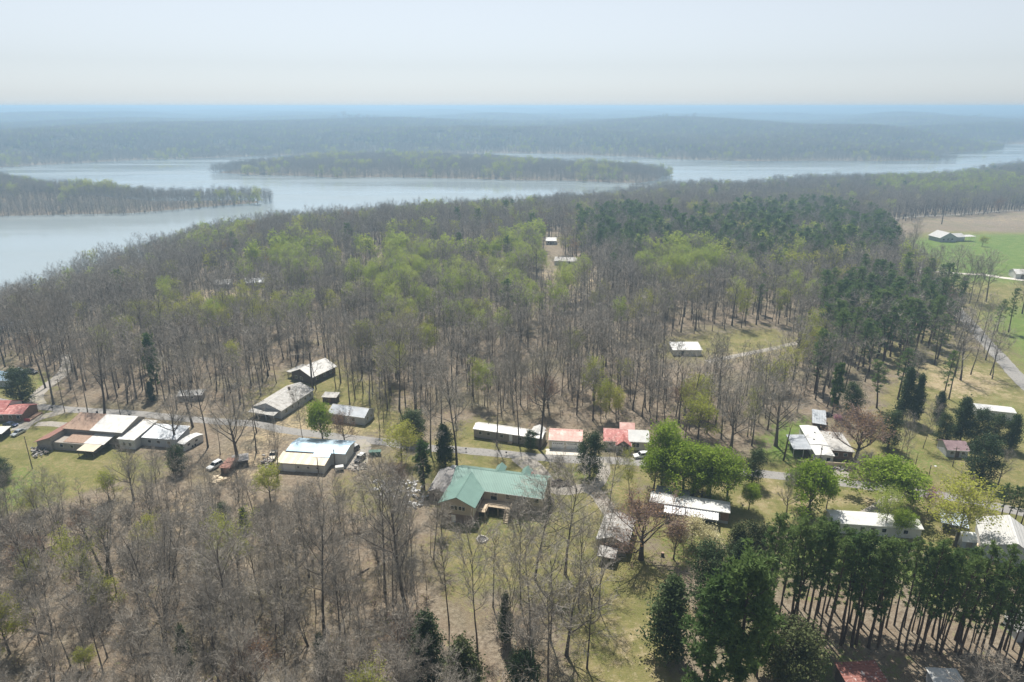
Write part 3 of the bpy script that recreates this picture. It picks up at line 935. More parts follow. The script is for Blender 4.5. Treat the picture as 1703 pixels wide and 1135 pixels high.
# blue and beige metal building
b = Bld('metal_workshop', 'white-walled metal workshop with pale blue and beige roof', 'workshop', (462, 783), (540, 788), mark='blue-roofed workshop')
L = b.L
MB().prism([(5.2, -.3), (14, -.3), (14, 3.3), (9.6, 4.2), (5.2, 3.75)], 1.0, L + 4.2, 'x').build('wall', M['siding_white'], b.root)
MB().prism([(5.0, 3.77), (9.6, 4.24), (14.4, 3.3), (14.4, 3.4), (9.6, 4.36), (5.0, 3.88)], .6, L + 4.6, 'x').build('blue_roof', M['blue_metal'], b.root)
MB().prism([(0, -.3), (5.18, -.3), (5.18, 3.45), (0, 2.75)], 0, L, 'x').build('front_wall', M['siding_white'], b.root)
M['beige_worn'] = surf('beige_worn', (.50, .44, .335), (.57, .50, .39), .4, .55, .1, stain=(.40, .34, .25))
for k in range(12):                                         # sheet by sheet
    xa, xb = -.3 + (L + .7) * k / 12 + .012, -.3 + (L + .7) * (k + 1) / 12 - .012
    MB().prism([(-.45, 2.75), (5.1, 3.5), (5.1, 3.6), (-.45, 2.85)], xa, xb, 'x').build('roof_sheet', M[('beige_metal', 'beige_worn')[k % 2]], b.root)
MB().prism([(3.2, 3.37), (5.2, 3.9), (5.2, 4.0), (3.2, 3.47)], L * .66, L + .42, 'x').build('roof_step', M['blue_metal'], b.root)
b.box('fascia', 'dark', .5, 4.86, 3.66, L * .66, 4.96, 3.78)
b.open('garage_door', 'f', 3.6, 0, 3.4, 2.2, 0, glass=False, m='trim')
b.win('f', (6.4, 9.4, L - 2), 1.3, .6, .6, 0)
b.door('r', 6.5, L + 4.2, 'trim')
for x, y, h in ((L + 1.2, 5.0, 3.4), (L - 1.7, -.3, 3.3)):
    MB().tube([(x, y, -.2), (x, y, h + 1.8)], .13, 8).build('flue_pipe', M['pole'], b.root)

# sheds beside the green-roofed house
b = Bld('grey_shed', 'long dark grey shed with shingled roof beside the green-roofed house', 'shed', (714, 832), (733, 834))
b.gable('block', 'shingle_grey', 0, b.L + 1.2, 0, 11.5, 2.7, 1.0, .4, axis='y')
b.door('f', 1.6, 0, 'dark_wood')
b.win('r', (4, 9), 1.0, .9, .8, b.L + 1.2)

# long white trailer with porch roof
b = Bld('white_trailer', 'long white-roofed trailer with ribbed white porch roof on posts', 'mobile home', (1079, 861), (1211, 881), mark='long white trailer')
L = b.L
b.gable('brown_wood', 'white_smooth', 0, L, 2.6, 7.2, 3.3, .45, .35, z0=-.2)
b.shed('trim', 'white_rib', 4.0, L - 2.9, -.4, 2.3, 2.55, 2.9, posts=True, roof='porch_roof')
pr = MB()
for k in range(27):
    x = 3.7 + (L - 6.3) * k / 26
    pr.prism([(-.74, 2.645), (2.64, 3.08), (2.64, 3.16), (-.74, 2.725)], x - .07, x + .07, 'x')
tag(pr.build('porch_rib', M['white_rib'], b.root), kind='stuff')
b.box('skirting', 'siding_grey', .05, 2.52, -.2, L - .05, 2.58, .7)
b.shed('siding_white', 'grey_metal', 1.3, 9.3, 7.4, 11.2, 3.3, 2.9, roof='back_roof', name='back_wall')
b.win('f', (2, 6, 11, 17), 1.4, 1.0, 1.0, 2.6)
b.door('f', 13.8, 2.6, 'white', z=.7)
b.pipe(L * .68, 4.6, 3.7, .7, .16)
b = Bld('old_barn', 'small barn with patched white roof behind the brown-budded tree', 'barn', (994, 917), (1040, 926), mark='patched-roof barn')
b.gable('block', 'old_white', 0, b.L, 0, 10.5, 3.4, 1.4, .5, axis='y')
b.door('f', b.L * .5, 0, 'dark_wood', 2.4, 2.4)
b.shed('dark_wood', 'old_white', 1.0, 4.6, -4.4, -1.4, 2.2, 2.5, posts=True, roof='lean_to_roof')

# trailer with carport and added rooms
b = Bld('trailer_complex', 'white trailer with pale carport roof and brown side room', 'mobile home', (1355, 771), (1384, 773), mark='white trailer complex')
L = b.L
b.box('wall', 'siding_white', 0, 0, -.2, L, 19, 3.0)
MB().prism([(-.25, 3.03), (L / 2, 3.3), (L + .25, 3.03), (L + .25, 3.12), (L / 2, 3.42), (-.25, 3.12)], 6.0, 19.3, 'y').build('roof', M['white_smooth'], b.root)
MB().prism([(-.3, 2.9), (L / 2, 3.12), (L + .3, 2.9), (L + .3, 2.98), (L / 2, 3.22), (-.3, 2.98)], -.35, 5.9, 'y').build('front_roof', M['white_smooth'], b.root)
MB().prism([(-5.6, 2.5), (-.32, 2.85), (-.32, 2.95), (-5.6, 2.6)], 3.2, 13.0, 'y').build('carport_roof', M['grey_metal'], b.root)
for x, y in ((-5.4, 3.4), (-5.4, 8), (-5.4, 12.8), (-2.6, 3.4)): b.box('carport_post', 'trim', x - .06, y - .06, -.2, x + .06, y + .06, 2.55)
b.box('side_room', 'brown_wood', L + .02, 3.8, -.2, L + 6.6, 16, 2.7)
MB().prism([(L + .26, 2.95), (L + 7.0, 2.73), (L + 7.0, 2.83), (L + .26, 3.05)], 3.3, 16.4, 'y').build('side_roof', M['old_white'], b.root)
b.box('fence_panel', 'pale_wood', L - 2.6, -1.4, -.1, L + 6.3, -1.25, 1.5)
b.win('f', (1.4, 3.6), 1.2, 1.0, 1.0, 0)
b.win('f', (L + 2, L + 4.6), 1.0, 1.0, 1.0, 3.8)
for x, y in ((1.6, 9), (3.1, 14), (2.3, 3.0)): b.box('roof_vent', 'dark', x - .2, y - .2, 3.2, x + .2, y + .2, 3.55)
b = Bld('back_shed', 'shed with pale blue-grey metal roof behind the white trailer complex', 'shed', (1351, 714), (1371, 717))
b.shed('dark_wood', 'grey_metal', 0, b.L, 0, 8.5, 2.3, 3.2)
b.door('f', b.L * .5, 0, 'dark')

# right-hand buildings
b = Bld('maroon_cabin', 'small dark cabin with dull maroon metal roof among cedars', 'cabin', (1573, 760), (1608, 762), mark='maroon-roofed cabin')
b.gable('siding_grey', 'purple_metal', 0, b.L, 0, 6, 2.6, 1.3, .5)
b.win('f', (1.5, 4.6), 1.0, .9, .9, 0)
b.door('f', 3.0, 0, 'dark_wood')
b = Bld('field_trailer', 'narrow white-roofed trailer behind the cedars by the field road', 'mobile home', (1622, 694), (1686, 701), mark='narrow trailer by the field road')
b.gable('siding_white', 'white_smooth', 0, b.L, 0, 4.6, 3.0, .4, .3)
b.win('f', (2, 5, 8), 1.3, .9, .9, 0)
b = Bld('grey_gabled_house', 'grey house with pale shingled gable roof at the pine row end', 'house', (1632, 928), (1716, 948), mark='shingle-roofed grey house')
L = b.L
b.gable('siding_grey', 'shingle_white', 0, L, 0, 12.5, 3.4, 2.3, .5, axis='y', cap='trim', ridge=.62)
b.win('f', (2.5, 6.0, 9.2), 1.1, 1.1, 1.2, 0)
md = L * .62
sl = 2.3 / md
for k in range(15):                                         # overlapping courses on the lit slope
    xa, xb = -.5 + (md + .5) * k / 15, -.5 + (md + .5) * (k + 1) / 15 + .06
    za, zb = 3.4 + xa * sl + .19, 3.4 + xb * sl + .17
    MB().prism([(xa, za), (xb, zb), (xb, zb + .03), (xa, za + .10)], -.32, 12.82, 'y').build('roof_course', M['shingle_white'], b.root)
b.shed('trim', 'tarp', -7.6, -2.4, 8.5, 14.0, 2.3, 2.7, posts=True, roof='carport_roof')
b.box('timber_deck', 'pale_wood', -2.3, 3.0, -.1, -.1, 9.8, .5)
b = Bld('hidden_trailer', 'white-roofed trailer glimpsed between the pine crowns', 'mobile home', (1383, 886), (1530, 897), mark='trailer behind the pine row')
b.gable('siding_white', 'white_smooth', 0, b.L, 0, 5.2, 3.0, .5, .4)
b.win('f', (3, 7, 12, 17), 1.2, 1.0, 1.0, 0)
b.door('f', 9.5, 0, 'dark_wood')
b = Bld('rusty_shed', 'shed with rusty red sheet roof on the shaded lower lawn', 'shed', (1424, 1184), (1488, 1180), mark='rusty red shed')
b.shed('dark_wood', 'rust_red', 0, b.L, 0, 7.4, 2.3, 3.2)
b.door('f', 2.0, 0, 'brown_wood')
b = Bld('tool_shed', 'small shed with pale flat sheet roof under a bare crown', 'shed', (1556, 1158), (1602, 1160))
b.shed('siding_grey', 'white_smooth', 0, b.L, 0, 3.6, 2.1, 2.5)
b.door('f', 1.8, 0, 'dark_wood')
b = Bld('timber_shed', 'pale grey shed behind the end of the pine row', 'shed', (1690, 1068), (1730, 1072))
b.gable('siding_grey', 'shingle_grey', 0, b.L, 0, 5, 2.5, 1.4, .3, axis='y')
b.win('f', (1.6,), 1.0, .8, .8, 0)
# roofs in the forest and the field
b = Bld('forest_shed', 'bright white flat-roofed shed in the small forest clearing', 'shed', (1119, 592), (1166, 592), mark='white forest shed')
b.shed('siding_white', 'white_smooth', 0, b.L, 0, 7.5, 2.6, 3.4)
b.door('f', 4, 0, 'dark')
b = Bld('field_house', 'grey house with pale roof standing on the green field', 'house', (1563, 403), (1607, 403), mark='house on the green field')
L = b.L
b.gable('siding_grey', 'shingle_white', 0, L * .6, 0, 13, 3.6, 3.6, .8, axis='y')
b.gable('siding_grey', 'white_metal', L * .6, L * 1.02, 3.0, 12, 3.2, 2.0, .6, wall='side_wall', roof='side_roof')
b.shed('trim', 'white_metal', L * 1.05, L * 1.45, 3.5, 10, 3.0, 3.2, posts=True, roof='porch_roof')
b.win('f', (3, 7, 10.5), 1.2, 1.6, 1.5, 0)
b = Bld('field_barn', 'white barn at the edge of the field behind bare trees', 'barn', (1688, 464), (1730, 466))
b.gable('siding_white', 'white_metal', 0, b.L, 0, 9, 3.2, 1.8, .5)
b.door('f', 4, 0, 'dark', 2, 2.4)
for lab, A, B, dp, m1, m2 in [('grey house with pale roof in the lakeside woods', (357, 482), (383, 481), 8, 'siding_grey', 'shingle_white'),
                              ('long dark-walled house farther along the lakeside woods', (408, 479), (440, 478), 8, 'dark_wood', 'grey_metal'),
                              ('small bright white roof far back in the bare woods', (908, 407), (925, 407), 9, 'siding_white', 'white_smooth'),
                              ('pale low house in the woods clearing by the pines', (922, 441), (958, 442), 9, 'siding_white', 'old_white'),
                              ('small pale roof among the light green trees', (822, 459), (840, 458), 7, 'siding_grey', 'white_smooth'),
                              ('pale roof beside the light green trees, near small white roof', (763, 462), (785, 460), 7, 'siding_white', 'old_white'),
                              ('low roof hidden in bare lakeside woods', (405, 418), (430, 418), 8, 'dark_wood', 'shingle_grey')]:
    b = Bld('woodland_house', lab, 'house', A, B, 'far houses in the woods')
    b.gable(m1, m2, 0, b.L, 0, dp, 3.0, 1.6, .5)
    b.win('f', (b.L * .25, b.L * .7), 1.0, 1.2, 1.2, 0)
    b.door('f', b.L * .48, 0, 'dark_wood')


# ------------------------------------------------------------------ vehicles and small things
def wheel_mesh():
    mb = MB().tube([(0, -.11, 0), (0, .11, 0)], .33, 14)
    return mb.mesh('wheel', M['tyre'], bevel=.02)


WHEEL = wheel_mesh()
RIM = MB().tube([(0, -.125, 0), (0, .125, 0)], .2, 10).mesh('rim', M['rim'])
LAMP = MB().box(-.03, -.16, -.07, .03, .16, .07).mesh('headlight', M['white'])
TAIL = MB().box(-.03, -.14, -.09, .03, .14, .09).mesh('tail_light', CARR)


def vehicle(name, label, cat, rear, front, m, kind='sedan', top=None, lift=.06):
    a, f = gp(*rear), gp(*front)
    c = (a + f) / 2
    rz = math.atan2(f.y - a.y, f.x - a.x)
    root = tag(empty(name, (c.x, c.y, c.z + lift), rz), label, cat, 'vehicles parked around the houses')
    L, Wd, H = {'sedan': (4.6, 1.8, 1.45), 'suv': (4.7, 1.9, 1.75), 'van': (5.2, 2.0, 2.2), 'pickup': (5.3, 1.95, 1.8), 'jeep': (4.3, 1.85, 1.85)}[kind]
    h, w = L / 2, Wd / 2
    belt = {'sedan': .88, 'suv': 1.0, 'van': 1.15, 'pickup': 1.0, 'jeep': 1.05}[kind]
    # body shell: side outline pulled across, with wheel arches left by the dark underside
    body = [(-h, .35), (-h + .1, .25), (h - .1, .25), (h, .4), (h - .03, belt - .25), (h - .35, belt - .12), (h * .36, belt), (-h + .12, belt), (-h - .02, belt - .3)]
    MB().prism(body, -w, w, 'y').build('body', m, root, bevel=.05)
    cabs = {'sedan': (-.80, -.40, .12, .45), 'suv': (-.96, -.84, .10, .36), 'van': (-.97, -.90, .36, .62), 'pickup': (-.12, -.02, .26, .46), 'jeep': (-.92, -.88, .14, .24)}[kind]
    x0, x1, x2, x3 = [q * h for q in cabs]
    g, i = w - .06, w - .24
    vs = [(x0, -g, belt - .02), (x3, -g, belt - .02), (x3, g, belt - .02), (x0, g, belt - .02), (x1, -i, H - .06), (x2, -i, H - .06), (x2, i, H - .06), (x1, i, H - .06)]
    MB().add(vs, [(0, 3, 2, 1), (4, 5, 6, 7), (0, 1, 5, 4), (1, 2, 6, 5), (2, 3, 7, 6), (3, 0, 4, 7)]).build('window_glass', GLASS, root)
    MB().box(x1 - .06, -i - .04, H - .08, x2 + .06, i + .04, H).build('roof_panel', top or m, root, bevel=.025)
    for sx in (x1, (x1 + x2) / 2, x2):                          # pillars
        for sy in (-1, 1):
            bx = x0 + (sx - x1) * (x3 - x0) / (x2 - x1)
            MB().tube([(bx, sy * (g + .005), belt - .03), (sx, sy * (i + .01), H - .06)], .05, 4).build('pillar', m, root)
    if kind == 'pickup':
        MB().box(-h + .25, -w + .15, belt + .004, -.14 * h, w - .15, belt + .012).build('truck_bed', M['dark'], root)
    for sx in (-.31 * L, .31 * L):
        for sy in (-w + .05, w - .05):
            o = link('wheel', WHEEL, root, (sx, sy, .33 - lift))
            link('rim', RIM, o)
    for sy in (-w + .32, w - .32):
        link('headlight', LAMP, root, (h - .02, sy, belt - .33))
        link('tail_light', TAIL, root, (-h - .01, sy, belt - .28))
    return root


vehicle('parked_sedan', 'dark blue sedan parked before the bright red house', 'car', (6, 708), (31, 710), CARN)
vehicle('parked_sedan', 'silver sedan parked on grass near the utility pole', 'car', (40, 718), (22, 727), CARS)
vehicle('parked_van', 'white minivan parked on litter beside the rusty-roofed shed', 'car', (365, 774), (350, 782), CARW, 'suv')
vehicle('parked_suv', 'white suv parked behind the long grey shed', 'car', (757, 782), (746, 795), CARW, 'suv')
vehicle('parked_pickup', 'white pickup truck parked at the workshop\'s beige roof end', 'truck', (458, 752), (451, 769), CART, 'pickup')
vehicle('parked_sedan', 'dark wagon with pale roof parked behind the blue-roofed workshop', 'car', (594, 747), (580, 756), CARK, 'suv', CARW)
vehicle('parked_jeep', 'black off-road car with white roof in the gravel yard', 'car', (606, 760), (592, 773), CARK, 'jeep', CARW)
vehicle('parked_van', 'white van under trees beside the patchy red-roofed house', 'van', (1076, 760), (1056, 762), CARW, 'suv')
vehicle('parked_sedan', 'red car parked on the gravel drive behind the green roof', 'car', (876, 793), (890, 797), CARR)
vehicle('parked_pickup', 'pale pickup truck near the blue-roofed shed', 'truck', (18, 617), (42, 621), CARS, 'pickup')
vehicle('parked_suv', 'dark suv parked beside the pale pickup truck', 'car', (44, 620), (62, 622), CARK, 'suv')
vehicle('parked_sedan', 'dark car under a grey cover behind the white trailer complex', 'car', (1358, 692), (1384, 692), CARK, 'suv', CARS)


def slab(name, label, cat, px, py, L, Wd, H, m, rz=0, group=None, parts=None):
    g = gp(px, py)
    r = tag(empty(name, g, rz), label, cat, group)
    return r


# camping trailer with a rounded roof
b = Bld('camping_trailer', 'white camping trailer with rounded roof under the spreading bare tree', 'trailer', (298, 748), (311, 750))
b.vault('siding_white', 'white_smooth', 0, 2.6, 0, 7.2, 2.3, .5, n=6)
b.root.rotation_euler[2] -= .12
b.open('window', 'f', 1.3, 1.2, 1.2, .8, 0)
b.win('r', (1.5, 4.5), 1.2, 1.0, .7, 2.6)
for y in (2.8, 3.8):
    for x in (.02, 2.58): link('wheel', WHEEL, b.root, (x, y, .33)).rotation_euler[2] = PI / 2
# two tiny sheds by the minivan
b = Bld('rusty_tool_shed', 'small shed with rusty roof beside the white minivan', 'shed', (368, 788), (382, 789))
b.shed('dark_wood', 'rust_dark', 0, b.L, 0, 4.8, 2.0, 2.3)
b.door('f', b.L / 2, 0, 'brown_wood', .8, 1.7)
b = Bld('dark_lean_to', 'dark open lean-to behind the spreading bare tree trunk', 'shed', (389, 779), (413, 775))
b.shed('dark_wood', 'shingle_grey', 0, b.L, 0, 3.0, 2.0, 2.4, posts=True)
b.box('back_wall', 'dark_wood', 0, 2.9, -.1, b.L, 3.0, 2.2)
# propane tank and silo-like tank by the grey house
b = Bld('water_tank', 'white round-topped tank beside the shingle-roofed grey house', 'tank', (1598, 912), (1618, 914))
b.vault('siding_grey', 'tank', 0, 3.2, 0, 3.6, 1.9, 1.3, over=.1, n=10)
b.door('f', 1.6, 0, 'block', 1.2, 1.7)


def junk(name, label, pts, n, m, size, hmax=1.0):
    P = wpoly(pts)
    xs, ys = [p[0] for p in P], [p[1] for p in P]
    mb = MB()
    k = 0
    r = random.Random(len(pts) * n)
    while k < n:
        x, y = r.uniform(min(xs), max(xs)), r.uniform(min(ys), max(ys))
        if float(sdist(P, np.array([x]), np.array([y]))[0]) < 0: continue
        k += 1
        s = [r.uniform(.25, 1) * size for _ in range(3)]
        rot = Matrix.Rotation(r.uniform(0, 6.3), 3, 'Z') @ Matrix.Rotation(r.uniform(-.6, .6), 3, 'X')
        z = r.uniform(0, hmax) ** 2 / max(hmax, .1) + .1
        vs = [rot @ Vector((a * s[0] * r.uniform(.4, .6), c * s[1] * r.uniform(.4, .6), e * s[2] * r.uniform(.2, .4))) + Vector((x, y, z)) for a, c, e in
              [(-1, -1, -1), (1, -1, -1), (1, 1, -1), (-1, 1, -1), (-1, -1, 1), (1, -1, 1), (1, 1, 1), (-1, 1, 1)]]
        mb.add(vs, [(0, 3, 2, 1), (4, 5, 6, 7), (0, 1, 5, 4), (1, 2, 6, 5), (2, 3, 7, 6), (3, 0, 4, 7)])
    return tag(mb.build(name, m), label, 'junk', kind='stuff')


junk('yard_junk', 'heaped junk and scrap at the rust-roofed workshop corner', [(52, 748), (75, 745), (80, 757), (58, 764)], 45, M['junk'], .9)
junk('yard_junk', 'scattered scrap beside the beige-roofed workshop end', [(438, 760), (455, 768), (462, 795), (445, 790), (436, 772)], 60, M['junk'], 1.0)
junk('yard_junk', 'pale rubble scattered in the gravel yard behind the jeep', [(570, 775), (608, 770), (610, 782), (575, 786)], 60, M['junk'], .6, .3)
junk('yard_junk', 'white debris strewn under brown-budded trees', [(618, 800), (700, 800), (715, 830), (690, 850), (650, 835), (620, 825)], 110, M['junk_white'], 1.0, .5)
junk('yard_junk', 'pale debris along the grey shed wall', [(735, 820), (742, 800), (748, 802), (738, 830)], 40, M['junk'], .8, .4)
junk('mulch_bed', 'dark oval bed of logs and mulch on the gravel loop', [(918, 800), (945, 800), (950, 809), (935, 813), (917, 810)], 70, surf('mulch', (.075, .055, .048), (.15, .12, .11), 2), .9, .5)
junk('yard_junk', 'low clutter before the white trailer complex', [(1375, 778), (1410, 778), (1410, 784), (1378, 785)], 30, M['junk'], .8, .4)
junk('timber_scrap', 'pale timber and scrap behind the rusty tool shed', [(355, 792), (382, 796), (372, 806), (352, 803)], 26, M['pale_wood'], 1.5, .4)


def post_thing(name, label, cat, px, py, h, r=.14, arm=False, lamp=False, m='pole', group=None):
    g = gp(px, py)
    root = tag(empty(name, g), label, cat, group)
    MB().tube([(0, 0, -.3), (.02, 0, h * .5), (0, .02, h)], [r, r * .85, r * .68], 8).build('pole', M[m], root)
    if arm: MB().box(-.9, -.05, h - .7, .9, .05, h - .58).build('crossarm', M[m], root)
    if lamp:
        MB().tube([(0, 0, h - .5), (.6, 0, h - .25), (1.1, 0, h - .25)], .035, 6).build('lamp_arm', M['rim'], root)
        MB().prism([(-.28, 0), (.28, 0), (.16, .18), (-.16, .18)], .9, 1.45, 'x').build('lamp_head', M['white'], root, bevel=.03).location = (0, 0, h - .38)
    return root


for i, (x, y, a, L) in enumerate(((330, 1010, .3, 7), (540, 1040, 2.1, 6), (130, 980, 1.2, 8), (600, 955, .9, 5), (410, 905, 2.6, 6), (250, 1090, .1, 7), (640, 1090, 1.6, 6), (60, 1050, 2.9, 8))):
    g = gp(x, y)
    lg = tag(empty('fallen_log', (g.x, g.y, .2), a), ['pale fallen log among litter below the forked bare tree', 'fallen log lying deep in the lower woods', 'long fallen log in the lower woods, farther up', 'short fallen log near the woods corner tree', 'fallen log just below the white minivan yard', 'fallen log near the bottom of the woods', 'fallen log beside the dark cedar at the bottom', 'long fallen log at the lower woods corner'][i], 'log', 'fallen logs on the woods floor')
    MB().tube([(-L / 2, 0, 0), (0, .15, .08), (L / 2, 0, .02)], [.26, .22, .14], 7).build('stem', M['pole'], lg, True)
    MB().tube([(L * .2, .1, .05), (L * .35, .9, .5)], [.08, .04], 5).build('limb', M['pole'], lg, True)
post_thing('utility_pole', 'upright wooden utility pole on the grass by the workshop', 'utility pole', 54, 780, tall(54, 780, 726))
post_thing('utility_pole', 'wooden pole standing behind the red house driveway', 'utility pole', 108, 686, tall(108, 686, 630), arm=True)
post_thing('street_lamp', 'wooden pole with white lamp beside the road and pink blossom tree', 'street lamp', 1537, 826, tall(1537, 826, 774), lamp=True)
post_thing('utility_pole', 'wooden pole before the maroon-roofed cabin', 'utility pole', 1584, 776, tall(1584, 776, 743), arm=True)
post_thing('utility_pole', 'wooden pole before the white trailer complex', 'utility pole', 1362, 776, tall(1362, 776, 742))
post_thing('utility_pole', 'thin pole rising before the long white trailer', 'utility pole', 1138, 873, tall(1138, 873, 843))
for x, y in ((795, 890), (811, 889), (821, 889), (831, 891)):
    post_thing('fence_post', {795: 'leftmost', 811: 'second', 821: 'third', 831: 'rightmost'}[x] + ' of four short dark fence posts below the deck', 'fence post', x, y, 1.3, .08, group='fence posts below the deck')
g = gp(802, 898)
fp = tag(empty('fire_pit', g), 'ring of pale stones round a fire pit on the lawn', 'fire pit')
rs = random.Random(5)
for k in range(14):
    a = 2 * PI * k / 14
    s = rs.uniform(.22, .34)
    mb = MB().add([(s * x * rs.uniform(.8, 1.1), s * y * rs.uniform(.8, 1.1), s * z * rs.uniform(.6, .9)) for x, y, z in
                   [(-1, -1, -1), (1, -1, -1), (1, 1, -1), (-1, 1, -1), (-.8, -.8, 1), (.8, -.8, 1), (.8, .8, 1), (-.8, .8, 1)]],
                  [(0, 3, 2, 1), (4, 5, 6, 7), (0, 1, 5, 4), (1, 2, 6, 5), (2, 3, 7, 6), (3, 0, 4, 7)])
    q = mb.build('stone', M['stone'], fp, bevel=.06)
    q.location = (1.25 * cos(a), 1.25 * sin(a), .18)
    q.rotation_euler = (0, 0, a)
MB().tube([(0, 0, -.1), (0, 0, .07)], 1.0, 14).build('ash_bed', M['dark'], fp)
g = gp(624, 757)
bn = tag(empty('rubbish_bin', g, .1), 'green rubbish skip at the edge of the gravel yard', 'skip')
MB().prism([(-1.5, 0), (1.5, 0), (1.8, 1.3), (-1.8, 1.3)], -.8, .8, 'y').build('body', M['green_plastic'], bn)
MB().box(-1.85, -.86, 1.302, 1.85, .86, 1.38).build('lid', M['green_plastic'], bn)
g = gp(565, 783)
hv = tag(empty('white_drum', g, .3), 'white box trailer beside the metal workshop wall', 'trailer')
MB().box(-1.2, -.8, .45, 1.2, .8, 1.5).build('body', M['white_smooth'], hv, bevel=.12)
for sx in (-.5, .5):
    for sy in (-.85, .85): link('wheel', WHEEL, hv, (sx, sy, .33))
g = gp(1102, 925)
br = tag(empty('burn_barrel', g), 'dark burn barrel on leaf litter before the blossom shrub', 'barrel')
MB().tube([(0, 0, 0), (0, 0, .45), (0, 0, .5), (0, 0, .95)], [.36, .36, .38, .36], 12).build('drum', M['dark'], br)
MB().tube([(0, 0, .96), (0, 0, 1.0)], .38, 12).build('rim', M['rust'], br)
for i, (x, y) in enumerate(((88, 683), (132, 687), (775, 752), (842, 758))):
    g = gp(x, y)
    mbx = tag(empty('mailbox', g), ['black mailbox by the lane to the red house', 'dark mailbox on the road verge by the workshop', 'mailbox opposite the long mobile home', 'mailbox by the gravel driveway mouth'][i], 'mailbox', 'roadside mailboxes')
    MB().box(-.05, -.05, -.1, .05, .05, 1.0).build('post', M['pole'], mbx)
    MB().prism([(-.17, 1.0), (.17, 1.0), (.17, 1.2), (.1, 1.32), (-.1, 1.32), (-.17, 1.2)], -.28, .28, 'x').build('box', M['dark'], mbx)


# ------------------------------------------------------------------ trees
def unit(v):
    return v / (np.linalg.norm(v) + 1e-9)


class Plant:
    """tubes for the trunk, thin blades for twigs and leaf faces, gathered as arrays"""
    def __init__(self, seed):
        self.r = np.random.default_rng(seed)
        self.tubes, self.ctubes, self.bl, self.lv = [], [], [], []

    def tilt(self, d, ang):
        a = unit(np.cross(d, self.r.normal(size=3)))
        return unit(d * cos(ang) + a * sin(ang))

    def branch(self, p, d, L, r0, n, up=.15, wob=.12):
        pts, q, dd = [p], p.copy(), d.copy()
        for _ in range(n):
            dd = unit(dd + np.array([0, 0, up]) + self.r.normal(size=3) * wob)
            q = q + dd * (L / n)
            pts.append(q)
        return np.array(pts), np.linspace(r0, r0 * .3, n + 1)

    def pack_tubes(self, tubes, sides):
        V, Q, b = [], [], 0
        for (pts, rad), n in zip(tubes, sides):
            m = len(pts)
            dirs = np.gradient(pts, axis=0)
            a = np.cross(dirs, [0.31, 0.87, .21])
            a /= np.linalg.norm(a, axis=1)[:, None] + 1e-9
            c = np.cross(dirs, a)
            c /= np.linalg.norm(c, axis=1)[:, None] + 1e-9
            an = 2 * PI * np.arange(n) / n
            ring = pts[:, None] + rad[:, None, None] * (a[:, None] * np.cos(an)[None, :, None] + c[:, None] * np.sin(an)[None, :, None])
            V.append(ring.reshape(-1, 3))
            i, k = np.meshgrid(np.arange(m - 1), np.arange(n), indexing='ij')
            i, k = i.ravel(), k.ravel()
            Q.append(np.stack([b + i * n + k, b + i * n + (k + 1) % n, b + (i + 1) * n + (k + 1) % n, b + (i + 1) * n + k], 1))
            b += m * n
        return (np.vstack(V), np.vstack(Q)) if V else (np.zeros((0, 3)), np.zeros((0, 4), int))

    def pack_blades(self):
        """each blade: a thin triangle from p to q"""
        if not self.bl: return np.zeros((0, 3))
        B = np.array([np.concatenate([p, q, [w]]) for p, q, w in self.bl])
        p, q, w = B[:, :3], B[:, 3:6], B[:, 6:]
        s = np.cross(q - p, self.r.normal(size=p.shape))
        s /= np.linalg.norm(s, axis=1)[:, None] + 1e-9
        return np.stack([p - s * w / 2, p + s * w / 2, q], 1).reshape(-1, 3)


def leaf_faces(r, C, size, spread, flat=0.0):
    """one small four-cornered leaf clump per centre"""
    n = len(C)
    c = C + r.normal(size=(n, 3)) * spread
    u = r.normal(size=(n, 3))
    u[:, 2] *= (1 - flat)
    u /= np.linalg.norm(u, axis=1)[:, None]
    v = np.cross(u, r.normal(size=(n, 3)))
    v /= np.linalg.norm(v, axis=1)[:, None] + 1e-9
    s = size * r.uniform(.6, 1.35, (n, 1))
    return np.stack([c - u * s, c + v * s * .5, c + u * s, c - v * s * .5], 1).reshape(-1, 3)


def tri_idx(n, off=0): return (np.arange(n * 3) + off).reshape(-1, 3)
def quad_idx(n, off=0): return (np.arange(n * 4) + off).reshape(-1, 4)


